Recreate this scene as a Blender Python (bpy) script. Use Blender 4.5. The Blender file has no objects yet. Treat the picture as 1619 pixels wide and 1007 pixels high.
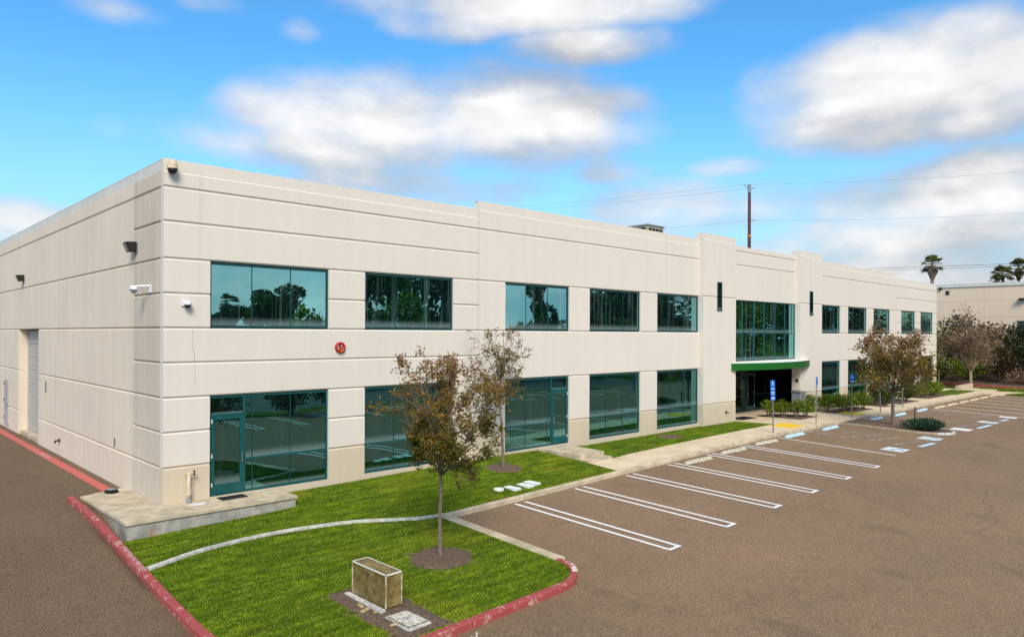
import bpy, bmesh, math, random
import numpy as np
from mathutils import Vector, Matrix
C = bpy.context.scene.collection
D = bpy.data
sc = bpy.context.scene
R = math.radians
random.seed(11)

# ------------------------------------------------------------------ camera
CP = Vector((-6.4328, -20.0357, 4.5041)); YAW = R(43.6507); ROLL = R(0.21878)
cd = D.cameras.new('camera'); cam = D.objects.new('camera', cd); C.objects.link(cam)
fw = Vector((math.sin(YAW), math.cos(YAW), 0)); rt = Vector((math.cos(YAW), -math.sin(YAW), 0)); up = Vector((0, 0, 1))
r2 = rt * math.cos(ROLL) + up * math.sin(ROLL); u2 = -rt * math.sin(ROLL) + up * math.cos(ROLL)
M = Matrix.Identity(4)
for i in range(3):
    M[i][0] = r2[i]; M[i][1] = u2[i]; M[i][2] = -fw[i]; M[i][3] = CP[i]
cam.matrix_world = M
cd.sensor_width = 36; cd.lens = 1138.12 / 1619 * 36; cd.shift_y = 24.91 / 1619
cd.clip_start = .1; cd.clip_end = 3000
sc.camera = cam

# ------------------------------------------------------------------ light
SUN_DIR = Vector((-0.44, -0.62, 0.65)).normalized()           # towards the sun
sun_el = math.asin(SUN_DIR.z); sun_az = math.atan2(SUN_DIR.x, SUN_DIR.y)
sl = D.lights.new('sun', 'SUN'); so = D.objects.new('sun', sl); C.objects.link(so)
sl.energy = 1.6; sl.angle = R(26); sl.color = (1, .885, .71)
so.rotation_euler = (-SUN_DIR).to_track_quat('-Z', 'Y').to_euler()
sc.view_settings.view_transform = 'Standard'; sc.view_settings.look = 'None'
sc.view_settings.exposure = 1.3; sc.view_settings.gamma = 1
sc.view_settings.use_curve_mapping = False

def N(nt, kind, **kw):
    n = nt.nodes.new(kind)
    for k, v in kw.items():
        if k.startswith('i_'):
            n.inputs[k[2:].replace('_', ' ')].default_value = v
        elif k.startswith('n_'):
            n.inputs[int(k[2:])].default_value = v
        else:
            setattr(n, k, v)
    return n

def mth(nt, op, a, b=None, c=None):
    n = nt.nodes.new('ShaderNodeMath'); n.operation = op
    for i, v in enumerate((a, b, c)):
        if v is None: continue
        if isinstance(v, (int, float)): n.inputs[i].default_value = v
        else: nt.links.new(v, n.inputs[i])
    return n.outputs[0]

def mixc(nt, f, a, b, blend='MIX'):
    n = nt.nodes.new('ShaderNodeMix'); n.data_type = 'RGBA'; n.blend_type = blend
    for s, v in ((n.inputs[0], f), (n.inputs[6], a), (n.inputs[7], b)):
        if isinstance(v, (int, float)): s.default_value = v
        elif isinstance(v, tuple): s.default_value = (v + (1,))[:4] if len(v) == 3 else v
        else: nt.links.new(v, s)
    return n.outputs[2]

def mrange(nt, v, a, b, c=0., d=1., smooth=True):
    n = nt.nodes.new('ShaderNodeMapRange'); n.interpolation_type = 'SMOOTHSTEP' if smooth else 'LINEAR'
    nt.links.new(v, n.inputs[0])
    for i, x in enumerate((a, b, c, d)): n.inputs[i + 1].default_value = x
    return n.outputs[0]

# sky: Nishita, with clouds laid out by direction (azimuth, elevation, half widths)
CLOUDS = [(1.267,.292,.140,.060,1.5),(1.197,.286,.090,.052,1.3),(1.344,.300,.084,.056,1.4),(1.293,.250,.150,.028,1.2),
 (.471,.280,.085,.037,1.15),(.596,.288,.144,.054,1.35),(.744,.288,.175,.060,1.3),(.545,.246,.223,.036,.95),(.866,.304,.100,.036,.95),
 (.778,.430,.225,.030,1.25),(.866,.378,.104,.024,1.0),(.664,.402,.087,.022,.8),(.475,.384,.036,.020,.42),(.259,.375,.060,.022,.35),
 (.36,.400,.060,.016,.4),(1.052,.219,.054,.015,.75),(1.294,.158,.134,.050,.95),(1.240,.117,.172,.036,.9),(1.344,.175,.100,.050,.9),
 (.13,.125,.10,.030,.75),(.622,.204,.204,.030,.65),(.892,.218,.069,.024,.5),(.995,.165,.150,.045,.85),(1.13,.07,.45,.060,.95),(1.7,.3,.2,.08,1.2),(1.62,.13,.2,.04,1.),(-.2,.3,.14,.05,.9)]
world = D.worlds.new('World'); sc.world = world; world.use_nodes = True
wt = world.node_tree; wt.nodes.clear()
def cloud_group():
    ng = D.node_groups.new('cloud_density', 'ShaderNodeTree')
    ng.interface.new_socket('Vector', in_out='INPUT', socket_type='NodeSocketVector')
    ng.interface.new_socket('Density', in_out='OUTPUT', socket_type='NodeSocketFloat')
    gi = ng.nodes.new('NodeGroupInput'); go = ng.nodes.new('NodeGroupOutput')
    nv = N(ng, 'ShaderNodeVectorMath', operation='NORMALIZE'); ng.links.new(gi.outputs[0], nv.inputs[0])
    sp = ng.nodes.new('ShaderNodeSeparateXYZ'); ng.links.new(nv.outputs[0], sp.inputs[0])
    az = mth(ng, 'ARCTAN2', sp.outputs[0], sp.outputs[1]); el = mth(ng, 'ARCSINE', sp.outputs[2])
    # domain warp so that outlines billow
    st = N(ng, 'ShaderNodeVectorMath', operation='MULTIPLY'); ng.links.new(nv.outputs[0], st.inputs[0]); st.inputs[1].default_value = (1, 1, 1.9)
    n1 = N(ng, 'ShaderNodeTexNoise', i_Scale=7.0, i_Detail=7.0, i_Roughness=.52); ng.links.new(st.outputs[0], n1.inputs['Vector'])
    n2 = N(ng, 'ShaderNodeTexNoise', i_Scale=3.1, i_Detail=2.0, i_Roughness=.5); ng.links.new(st.outputs[0], n2.inputs['Vector'])
    acc = None
    for a, e, sa, se, am in CLOUDS:
        da = mth(ng, 'MULTIPLY', mth(ng, 'SUBTRACT', az, a), .92 / sa); de = mth(ng, 'MULTIPLY', mth(ng, 'SUBTRACT', el, e), .92 / se)
        v = mth(ng, 'SUBTRACT', am, mth(ng, 'MULTIPLY_ADD', da, da, mth(ng, 'MULTIPLY', de, de)))
        acc = v if acc is None else mth(ng, 'SMOOTH_MAX', acc, v, .35)
    acc = mth(ng, 'MAXIMUM', acc, -1.2)
    # the rest of the sky carries the same kind of broken cloud
    off = mth(ng, 'ABSOLUTE', mth(ng, 'SUBTRACT', az, .76))
    outside = mth(ng, 'MAXIMUM', mrange(ng, off, .9, 1.4), mrange(ng, el, .50, .75))
    gen = mth(ng, 'MULTIPLY_ADD', n2.outputs[0], 6.5, -3.0)
    gen = mth(ng, 'MULTIPLY', mth(ng, 'ADD', mth(ng, 'MINIMUM', gen, .9), 1.2), outside)
    acc = mth(ng, 'MAXIMUM', acc, mth(ng, 'SUBTRACT', gen, 1.2))
    d = mth(ng, 'ADD', acc, mth(ng, 'MULTIPLY_ADD', n1.outputs[0], 3.1, -1.55))
    ng.links.new(d, go.inputs[0])
    return ng
CG = cloud_group()
tc = wt.nodes.new('ShaderNodeTexCoord')
g1 = wt.nodes.new('ShaderNodeGroup'); g1.node_tree = CG; wt.links.new(tc.outputs['Generated'], g1.inputs[0])
ad = N(wt, 'ShaderNodeVectorMath', operation='ADD'); wt.links.new(tc.outputs['Generated'], ad.inputs[0])
ad.inputs[1].default_value = (-.038, -.012, .064)
g2 = wt.nodes.new('ShaderNodeGroup'); g2.node_tree = CG; wt.links.new(ad.outputs[0], g2.inputs[0])
mask = mrange(wt, g1.outputs[0], -.55, 1.25)
mask = mth(wt, 'MULTIPLY', mask, .96)
lit = mrange(wt, mth(wt, 'SUBTRACT', g1.outputs[0], g2.outputs[0]), -1.15, 1.0)
core = mrange(wt, g1.outputs[0], .2, 1.6)
lit = mth(wt, 'MULTIPLY', lit, mth(wt, 'MULTIPLY_ADD', core, .5, .5))
nz = N(wt, 'ShaderNodeTexNoise', i_Scale=9.0, i_Detail=3.0, i_Roughness=.5); stq = N(wt, 'ShaderNodeVectorMath', operation='MULTIPLY'); wt.links.new(tc.outputs['Generated'], stq.inputs[0]); stq.inputs[1].default_value = (1, 1, 3.2); wt.links.new(stq.outputs[0], nz.inputs['Vector'])
lit = mth(wt, 'MULTIPLY', lit, mrange(wt, nz.outputs[0], .34, .62, .72, 1.0))
ccol = mixc(wt, lit, (2.0, 2.0, 2.08), (4.35, 4.28, 4.22))
sky = N(wt, 'ShaderNodeTexSky', sky_type='NISHITA', sun_disc=False)
sky.sun_elevation = sun_el; sky.sun_rotation = sun_az; sky.altitude = 100; sky.air_density = 1.0; sky.dust_density = .6; sky.ozone_density = 1.2
skyc = mixc(wt, 1.0, sky.outputs[0], (.31, .71, .92), 'MULTIPLY')
sepw = wt.nodes.new('ShaderNodeSeparateXYZ'); wt.links.new(tc.outputs['Generated'], sepw.inputs[0])
hz = mrange(wt, sepw.outputs[2], .0, .36, .75, .0)
skyc = mixc(wt, hz, skyc, (2.1, 3.2, 3.95))
tot = mixc(wt, mask, skyc, ccol)
bg = wt.nodes.new('ShaderNodeBackground'); bg.inputs[1].default_value = .1; wt.links.new(tot, bg.inputs[0])
wo = wt.nodes.new('ShaderNodeOutputWorld'); wt.links.new(bg.outputs[0], wo.inputs[0])

# ------------------------------------------------------------------ materials
def newmat(name):
    m = D.materials.new(name); m.use_nodes = True; nt = m.node_tree; nt.nodes.clear()
    o = nt.nodes.new('ShaderNodeOutputMaterial'); b = nt.nodes.new('ShaderNodeBsdfPrincipled')
    nt.links.new(b.outputs[0], o.inputs[0]); return m, nt, b
def setc(nt, b, v): 
    if isinstance(v, tuple): b.inputs['Base Color'].default_value = v + (1,)
    else: nt.links.new(v, b.inputs['Base Color'])
def coord(nt, scale=(1, 1, 1)):
    t = nt.nodes.new('ShaderNodeTexCoord'); m = nt.nodes.new('ShaderNodeMapping'); m.inputs['Scale'].default_value = scale
    nt.links.new(t.outputs['Object'], m.inputs[0]); return m.outputs[0]
def noise(nt, vec, scale, det=3., rough=.55):
    n = N(nt, 'ShaderNodeTexNoise', i_Scale=scale, i_Detail=det, i_Roughness=rough); nt.links.new(vec, n.inputs['Vector']); return n.outputs[0]
def bump(nt, b, h, s=.2, d=.01):
    n = nt.nodes.new('ShaderNodeBump'); n.inputs['Strength'].default_value = s; n.inputs['Distance'].default_value = d
    nt.links.new(h, n.inputs['Height']); nt.links.new(n.outputs[0], b.inputs['Normal'])
def plain(name, col, rough=.6, metal=0., var=.12, scale=9., spec=.4):
    m, nt, b = newmat(name); v = coord(nt); f = noise(nt, v, scale, 4)
    a = tuple(c * (1 - var) for c in col); e = tuple(min(1, c * (1 + var)) for c in col)
    setc(nt, b, mixc(nt, mrange(nt, f, .3, .7), a, e)); b.inputs['Roughness'].default_value = rough; b.inputs['Metallic'].default_value = metal
    b.inputs['Specular IOR Level'].default_value = spec
    return m
def wallmat(name, col, streak=.06, blot=.045):
    m, nt, b = newmat(name)
    s = noise(nt, coord(nt, (1, 1, .035)), 3.2, 5, .7); l = noise(nt, coord(nt), .35, 3); fine = noise(nt, coord(nt), 26, 4)
    f = mth(nt, 'ADD', mth(nt, 'MULTIPLY_ADD', s, streak * 2, -streak), mth(nt, 'MULTIPLY_ADD', l, blot * 2, -blot))
    f = mth(nt, 'ADD', f, mth(nt, 'MULTIPLY_ADD', fine, .07, 1 - .035))
    rs = noise(nt, coord(nt, (1, 1, .02)), 1.7, 4, .7); f = mth(nt, 'SUBTRACT', f, mth(nt, 'MULTIPLY', mrange(nt, rs, .60, .76), .075))
    vm = N(nt, 'ShaderNodeVectorMath', operation='SCALE'); vm.inputs[0].default_value = col; nt.links.new(f, vm.inputs['Scale'])
    setc(nt, b, vm.outputs[0]); b.inputs['Roughness'].default_value = .85; b.inputs['Specular IOR Level'].default_value = .25
    bump(nt, b, noise(nt, coord(nt), 55, 3), .25, .004)
    return m
M_WALL = wallmat('painted_concrete', (.69, .628, .562))
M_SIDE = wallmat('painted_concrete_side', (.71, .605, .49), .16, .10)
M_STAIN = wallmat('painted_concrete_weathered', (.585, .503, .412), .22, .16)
M_BASE = wallmat('tan_concrete', (.59, .495, .375), .10, .10)
M_CAP = wallmat('grey_parapet', (.62, .61, .575), .25, .12)
M_NEIGH = wallmat('beige_stucco', (.74, .60, .45))
M_TEAL = plain('teal_aluminium', (.008, .082, .085), .35, .0, .15)
M_TEALD = plain('dark_teal_aluminium', (.008, .055, .058), .35)
M_SEAL = plain('black_sealant', (.006, .018, .02), .5)
M_CONC = plain('concrete', (.50, .415, .295), .9, 0, .22, 2.2)
M_GREEN = plain('green_fascia', (.010, .115, .018), .4, 0, .08, 2)
M_WHITE = plain('white_paint', (.80, .80, .78), .6, 0, .06)
M_METAL = plain('galvanised_steel', (.30, .31, .32), .45, .6, .15)
M_DARKM = plain('dark_bronze_metal', (.025, .018, .015), .45, .2)
M_BLACK = plain('black_rubber', (.012, .012, .014), .7)
M_GREYM = plain('grey_enamel', (.24, .26, .29), .5)
M_WHITEP = plain('white_plastic', (.72, .73, .76), .35)
M_TANP = plain('tan_pipe_paint', (.60, .49, .34), .6)
M_RED = plain('red_alarm_plastic', (.42, .012, .016), .35)
M_BLUE = plain('blue_sign_sheet', (.012, .14, .62), .4, 0, .03)
M_YEL = plain('yellow_tactile_paint', (.85, .52, .01), .6, 0, .05)
M_LBLUE = plain('pale_blue_paint', (.47, .66, .80), .7, 0, .2, 6)
M_STOP = plain('weathered_concrete', (.52, .475, .39), .9, 0, .35, 14)
M_TANSTOP = plain('tan_painted_concrete', (.60, .47, .34), .9, 0, .2, 8)
M_LENS = plain('frosted_lens', (.30, .29, .26), .25)
M_CABLE = plain('black_cable', (.02, .02, .022), .6)
M_WIRE = plain('weathered_wire', (.22, .27, .33), .6)
M_POLE = plain('brown_timber_pole', (.075, .032, .026), .85, 0, .3, 12)
M_ORANGE = plain('orange_band', (.75, .22, .02), .6)
M_HVAC = plain('beige_steel_casing', (.33, .31, .21), .6)
M_STONE = plain('pale_stone', (.42, .31, .17), .9, 0, .3, 20)
M_DARKIN = plain('dark_interior', (.012, .013, .013), .9)
M_SHUT = plain('grey_door_steel', (.43, .42, .385), .55, 0, .08, 3)
M_DOORG = plain('lavender_grey_door', (.40, .37, .375), .6)

def soil_mat():
    m, nt, b = newmat('bare_soil'); v = coord(nt)
    f = noise(nt, v, 16, 6, .7); setc(nt, b, mixc(nt, mrange(nt, f, .3, .72), (.055, .034, .022), (.20, .135, .088)))
    b.inputs['Roughness'].default_value = 1; bump(nt, b, f, .8, .03); return m
M_SOIL = soil_mat()
def asphalt_mat(name, a, bcol, light):
    m, nt, b = newmat(name); v = coord(nt)
    f = noise(nt, v, 34, 3, .75); g = noise(nt, v, .22, 4, .6); h = noise(nt, v, 2.3, 4, .6)
    c = mixc(nt, mrange(nt, f, .33, .68), a, bcol)
    vo = N(nt, 'ShaderNodeTexVoronoi', i_Scale=27.0); nt.links.new(v, vo.inputs['Vector'])
    pick = mth(nt, 'MULTIPLY', mrange(nt, vo.outputs['Distance'], .12, .26, 1, 0), mrange(nt, noise(nt, v, 9, 2), .52, .6))
    c = mixc(nt, pick, c, light)
    k = mth(nt, 'ADD', mth(nt, 'MULTIPLY_ADD', g, .55, .725), mth(nt, 'MULTIPLY_ADD', h, .30, -.15))
    # the sealcoat is fresher, hence darker, round the corner driveway
    t = nt.nodes.new('ShaderNodeTexCoord'); sp = nt.nodes.new('ShaderNodeSeparateXYZ'); nt.links.new(t.outputs['Object'], sp.inputs[0])
    e = mth(nt, 'ADD', sp.outputs[0], mth(nt, 'MULTIPLY_ADD', g, 6.0, -3.0))
    k = mth(nt, 'MULTIPLY', k, mrange(nt, e, -3., 9., .62, 1.0))
    oil = noise(nt, coord(nt, (1, .55, 1)), .85, 3, .5); k = mth(nt, 'MULTIPLY', k, mrange(nt, oil, .60, .74, 1.0, .83))
    tyre = noise(nt, coord(nt, (.12, 1.6, 1)), 1.4, 4, .6); k = mth(nt, 'MULTIPLY', k, mrange(nt, tyre, .58, .74, 1.0, .90))
    vm = N(nt, 'ShaderNodeVectorMath', operation='SCALE'); nt.links.new(c, vm.inputs[0]); nt.links.new(k, vm.inputs['Scale'])
    setc(nt, b, vm.outputs[0]); b.inputs['Roughness'].default_value = .9; b.inputs['Specular IOR Level'].default_value = .25
    bump(nt, b, f, .8, .008); return m
M_ASPH = asphalt_mat('brown_asphalt', (.128, .080, .048), (.345, .228, .140), (.48, .37, .26))
M_STREET = asphalt_mat('grey_asphalt', (.10, .10, .095), (.17, .165, .155), (.2, .2, .2))
def worn(name, paint, under, lo, hi, scale=5.):
    m, nt, b = newmat(name); v = coord(nt)
    f = noise(nt, v, scale, 7, .72); c = mixc(nt, mrange(nt, f, lo, hi), paint, under)
    g = noise(nt, v, 14, 3); c = mixc(nt, mth(nt, 'MULTIPLY', mrange(nt, g, .35, .75), .35), c, tuple(x * .55 for x in paint))
    setc(nt, b, c); b.inputs['Roughness'].default_value = .8; return m
M_REDK = worn('worn_red_paint', (.36, .062, .060), (.52, .34, .29), .52, .66)
M_REDL = worn('faded_red_paint', (.55, .125, .10), (.36, .21, .16), .60, .72, 7)
M_LINE = worn('white_road_paint', (.80, .79, .77), (.34, .27, .21), .66, .76, 12)
M_OLDL = worn('faded_road_paint', (.42, .34, .27), (.235, .165, .112), .42, .54, 6)
M_OLDB = worn('faded_blue_road_paint', (.44, .52, .60), (.235, .165, .112), .44, .52, 3.4)
M_PINK = worn('dull_road_paint', (.66, .53, .44), (.24, .17, .125), .60, .74, 5)
M_PBLUE = worn('blue_white_road_paint', (.62, .74, .82), (.80, .82, .82), .45, .6, 6)
M_CRACK = plain('dark_brown_crack', (.085, .060, .042), .95)
M_LETTER = worn('worn_white_lettering', (.70, .55, .52), (.42, .09, .08), .50, .62, 18)
def rust_conc():
    m, nt, b = newmat('stained_concrete'); v = coord(nt)
    f = noise(nt, v, 3.0, 5, .6); c = mixc(nt, mrange(nt, f, .3, .7), (.24, .23, .21), (.43, .40, .35))
    g = noise(nt, coord(nt, (1, 1, .5)), 1.9, 5, .65); c = mixc(nt, mrange(nt, g, .60, .70), c, (.36, .17, .04))
    setc(nt, b, c); b.inputs['Roughness'].default_value = .95; bump(nt, b, noise(nt, v, 30), .3, .005); return m
M_WALLC = rust_conc()

def glass_mat(name, tint, dark, fac, dust=.0):
    m = D.materials.new(name); m.use_nodes = True; nt = m.node_tree; nt.nodes.clear()
    o = nt.nodes.new('ShaderNodeOutputMaterial')
    gl = nt.nodes.new('ShaderNodeBsdfGlossy'); gl.inputs['Roughness'].default_value = 0.0; gl.inputs['Color'].default_value = tint + (1,)
    df = nt.nodes.new('ShaderNodeBsdfDiffuse'); df.inputs['Color'].default_value = dark + (1,)
    fr = nt.nodes.new('ShaderNodeFresnel'); fr.inputs['IOR'].default_value = 1.6
    v = coord(nt)
    n = nt.nodes.new('ShaderNodeBump'); n.inputs['Strength'].default_value = .012; n.inputs['Distance'].default_value = .3
    nt.links.new(noise(nt, v, .9, 1), n.inputs['Height']); nt.links.new(n.outputs[0], gl.inputs['Normal'])
    f = mth(nt, 'MINIMUM', mth(nt, 'ADD', fr.outputs[0], fac), 1.0)
    mx = nt.nodes.new('ShaderNodeMixShader'); nt.links.new(f, mx.inputs[0]); nt.links.new(df.outputs[0], mx.inputs[1]); nt.links.new(gl.outputs[0], mx.inputs[2])
    # a film of dust, in vertical streaks and gathered low on each pane
    du = nt.nodes.new('ShaderNodeBsdfDiffuse'); du.inputs['Color'].default_value = (.30, .42, .44, 1)
    tg = nt.nodes.new('ShaderNodeTexCoord'); sp = nt.nodes.new('ShaderNodeSeparateXYZ'); nt.links.new(tg.outputs['Generated'], sp.inputs[0])
    low = mrange(nt, sp.outputs[2], .02, .16, 1, 0)
    st = noise(nt, coord(nt, (1, 1, .04)), 5.5, 3, .6)
    dd = mth(nt, 'ADD', mth(nt, 'MULTIPLY', low, .32 * (dust > 0)), mth(nt, 'MULTIPLY', mrange(nt, st, .50, .75), dust))
    m2 = nt.nodes.new('ShaderNodeMixShader'); nt.links.new(dd, m2.inputs[0]); nt.links.new(mx.outputs[0], m2.inputs[1]); nt.links.new(du.outputs[0], m2.inputs[2])
    nt.links.new(m2.outputs[0], o.inputs[0]); return m
M_GLASS = glass_mat('teal_reflective_glass', (.27, .61, .64), (.004, .022, .024), .72, .16)
M_GLASSL = glass_mat('dark_teal_glass', (.14, .36, .36), (.003, .018, .018), .72, .03)
M_GLASSB = glass_mat('black_entry_glass', (.10, .16, .16), (.002, .005, .005), .3, .0)
def amber():
    m, nt, b = newmat('aged_translucent_fibreglass'); v = coord(nt)
    f = noise(nt, v, 5, 5, .65); setc(nt, b, mixc(nt, mrange(nt, f, .3, .75), (.15, .095, .02), (.40, .31, .13)))
    b.inputs['Roughness'].default_value = .4; b.inputs['Alpha'].default_value = .66; return m
M_AMBER = amber()
def attr_mat(name, stops, trans=.25, rough=.6):
    m, nt, b = newmat(name); a = nt.nodes.new('ShaderNodeAttribute'); a.attribute_name = 'tint'
    r = nt.nodes.new('ShaderNodeValToRGB'); el = r.color_ramp.elements
    for i, (p, c) in enumerate(stops):
        e = el[i] if i < 2 else el.new(p)
        e.position = p; e.color = c + (1,)
    nt.links.new(a.outputs['Fac'], r.inputs[0]); nt.links.new(r.outputs[0], b.inputs['Base Color'])
    b.inputs['Roughness'].default_value = rough; b.inputs['Specular IOR Level'].default_value = .2
    o = [n for n in nt.nodes if n.type == 'OUTPUT_MATERIAL'][0]
    t = nt.nodes.new('ShaderNodeBsdfTranslucent'); nt.links.new(r.outputs[0], t.inputs[0])
    mx = nt.nodes.new('ShaderNodeMixShader'); mx.inputs[0].default_value = trans
    nt.links.new(b.outputs[0], mx.inputs[1]); nt.links.new(t.outputs[0], mx.inputs[2]); nt.links.new(mx.outputs[0], o.inputs[0]); return m
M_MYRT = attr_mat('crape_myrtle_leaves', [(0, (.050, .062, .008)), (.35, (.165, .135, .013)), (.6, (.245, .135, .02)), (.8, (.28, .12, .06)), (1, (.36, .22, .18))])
M_DRYL = attr_mat('dry_grey_leaves', [(0, (.08, .06, .03)), (.4, (.20, .135, .07)), (.7, (.30, .19, .12)), (1, (.40, .26, .19))])
M_DKLEAF = attr_mat('dark_evergreen_leaves', [(0, (.007, .012, .004)), (.5, (.028, .042, .010)), (.8, (.06, .07, .014)), (1, (.12, .10, .02))])
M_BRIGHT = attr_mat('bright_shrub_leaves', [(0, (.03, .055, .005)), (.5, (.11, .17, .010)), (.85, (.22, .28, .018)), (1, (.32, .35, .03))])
M_ROSE = attr_mat('rose_leaves', [(0, (.015, .03, .006)), (.5, (.05, .085, .012)), (1, (.13, .16, .025))])
M_BRONZE = attr_mat('bronze_shrub_leaves', [(0, (.014, .012, .005)), (.6, (.055, .035, .012)), (1, (.12, .06, .025))])
M_JUN = attr_mat('juniper_foliage', [(0, (.010, .028, .018)), (.6, (.03, .075, .042)), (1, (.075, .14, .075))])
M_PALM = attr_mat('palm_fronds', [(0, (.10, .06, .025)), (.3, (.05, .055, .015)), (1, (.13, .15, .03))])
M_FLOWER = plain('white_petals', (.85, .82, .70), .6)
M_BARK = plain('grey_brown_bark', (.17, .125, .095), .9, 0, .3, 25)
M_BARKL = plain('pale_tan_bark', (.33, .245, .17), .9, 0, .25, 25)
def grass_mats():
    m, nt, b = newmat('lawn_turf'); v = coord(nt)
    f = noise(nt, coord(nt, (.7, 2.0, 1)), 2.6, 6, .72); g = noise(nt, v, .45, 2); h = noise(nt, v, 40, 3, .7)
    c = mixc(nt, mrange(nt, f, .34, .68), (.045, .088, .004), (.125, .185, .007))
    c = mixc(nt, mth(nt, 'MULTIPLY', mrange(nt, h, .4, .7), .55), c, (.022, .045, .004))
    c = mixc(nt, mth(nt, 'MULTIPLY', mrange(nt, g, .52, .70), .4), c, (.17, .17, .016))
    setc(nt, b, c); b.inputs['Roughness'].default_value = .9; b.inputs['Specular IOR Level'].default_value = .1; bump(nt, b, h, .6, .03)
    m2, nt2, b2 = newmat('grass_blades'); v = coord(nt2)
    f = noise(nt2, coord(nt2, (.7, 2.0, 1)), 2.6, 6, .72); g = noise(nt2, v, .45, 2)
    c = mixc(nt2, mrange(nt2, f, .34, .68), (.066, .128, .004), (.180, .255, .009))
    c = mixc(nt2, mth(nt2, 'MULTIPLY', mrange(nt2, g, .52, .70), .45), c, (.30, .30, .02))
    a = nt2.nodes.new('ShaderNodeAttribute'); a.attribute_name = 'tint'
    vm = N(nt2, 'ShaderNodeVectorMath', operation='SCALE'); nt2.links.new(c, vm.inputs[0]); nt2.links.new(mth(nt2, 'MULTIPLY', mth(nt2, 'MULTIPLY_ADD', a.outputs['Fac'], .75, .78), mrange(nt2, noise(nt2, coord(nt2, (.22, 3.4, 1)), 1.5, 3, .55), .36, .64, .72, 1.16)), vm.inputs['Scale'])
    c2 = mixc(nt2, mrange(nt2, a.outputs['Fac'], .94, .97), vm.outputs[0], (.30, .25, .10))
    setc(nt2, b2, c2); b2.inputs['Roughness'].default_value = .7; b2.inputs['Specular IOR Level'].default_value = .15
    return m, m2
M_LAWN, M_BLADE = grass_mats()

# ------------------------------------------------------------------ mesh helpers
def tag(o, label=None, cat=None, group=None, kind=None):
    if label: o['label'] = label
    if cat: o['category'] = cat
    if group: o['group'] = group
    if kind: o['kind'] = kind
    return o
def thing(name, label, cat, loc=(0, 0, 0), rz=0., group=None):
    o = D.objects.new(name, None); C.objects.link(o); o.location = loc; o.rotation_euler = (0, 0, rz); o.empty_display_size = .2
    return tag(o, label, cat, group)
class MB:
    def __init__(s): s.v = []; s.f = []
    def quad(s, *p):
        n = len(s.v); s.v += [tuple(q) for q in p]; s.f.append(tuple(range(n, n + len(p)))); return s
    def hexa(s, p):
        n = len(s.v); s.v += [tuple(q) for q in p]
        for f in ((0, 3, 2, 1), (4, 5, 6, 7), (0, 1, 5, 4), (1, 2, 6, 5), (2, 3, 7, 6), (3, 0, 4, 7)): s.f.append(tuple(n + i for i in f))
        return s
    def box(s, x0, x1, y0, y1, z0, z1, f=None):
        p = [(x0, y0, z0), (x1, y0, z0), (x1, y1, z0), (x0, y1, z0), (x0, y0, z1), (x1, y0, z1), (x1, y1, z1), (x0, y1, z1)]
        if f: p = [f(*q) for q in p]
        return s.hexa(p)
    def tube(s, path, rad, n=8, cap=True):
        path = [Vector(p) for p in path]
        if isinstance(rad, (int, float)): rad = [rad] * len(path)
        b = len(s.v); ref = None
        for i, p in enumerate(path):
            t = (path[min(i + 1, len(path) - 1)] - path[max(i - 1, 0)]).normalized()
            if ref is None: ref = t.orthogonal().normalized()
            ref = (ref - t * ref.dot(t)).normalized(); w = t.cross(ref)
            for k in range(n):
                a = 2 * math.pi * k / n; s.v.append(tuple(p + (ref * math.cos(a) + w * math.sin(a)) * rad[i]))
        for i in range(len(path) - 1):
            for k in range(n):
                k2 = (k + 1) % n; s.f.append((b + i * n + k, b + i * n + k2, b + (i + 1) * n + k2, b + (i + 1) * n + k))
        if cap:
            s.f.append(tuple(b + k for k in range(n))[::-1]); e = b + (len(path) - 1) * n; s.f.append(tuple(e + k for k in range(n)))
        return s
    def lathe(s, prof, n=20, org=(0, 0, 0), f=None):
        b = len(s.v)
        for r, z in prof:
            for k in range(n):
                a = 2 * math.pi * k / n; q = (r * math.cos(a), r * math.sin(a), z)
                if f: q = f(*q)
                s.v.append((q[0] + org[0], q[1] + org[1], q[2] + org[2]))
        for i in range(len(prof) - 1):
            for k in range(n):
                k2 = (k + 1) % n; s.f.append((b + i * n + k, b + i * n + k2, b + (i + 1) * n + k2, b + (i + 1) * n + k))
        s.f.append(tuple(b + k for k in range(n))[::-1]); e = b + (len(prof) - 1) * n; s.f.append(tuple(e + k for k in range(n)))
        return s
    def prism(s, poly, zt, zb):
        n = len(poly); b = len(s.v)
        zt_ = zt if callable(zt) else (lambda x, y: zt); zb_ = zb if callable(zb) else (lambda x, y: zb)
        s.v += [(x, y, zb_(x, y)) for x, y in poly] + [(x, y, zt_(x, y)) for x, y in poly]
        s.f.append(tuple(b + i for i in range(n))[::-1]); s.f.append(tuple(b + n + i for i in range(n)))
        for i in range(n):
            j = (i + 1) % n; s.f.append((b + i, b + j, b + n + j, b + n + i))
        return s
    def build(s, name, mat, parent=None, smooth=False, bevel=0., loc=None):
        me = D.meshes.new(name); me.from_pydata(s.v, [], s.f)
        bm = bmesh.new(); bm.from_mesh(me)
        if smooth or bevel: bmesh.ops.remove_doubles(bm, verts=bm.verts, dist=1e-5)
        bmesh.ops.recalc_face_normals(bm, faces=bm.faces)
        if bevel: bmesh.ops.bevel(bm, geom=list(bm.edges), offset=bevel, segments=2, affect='EDGES', clamp_overlap=True)
        bm.to_mesh(me); bm.free()
        if smooth:
            me.polygons.foreach_set('use_smooth', [True] * len(me.polygons))
        me.materials.append(mat)
        o = D.objects.new(name, me); C.objects.link(o)
        if parent: o.parent = parent
        if loc: o.location = loc
        return o
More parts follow.
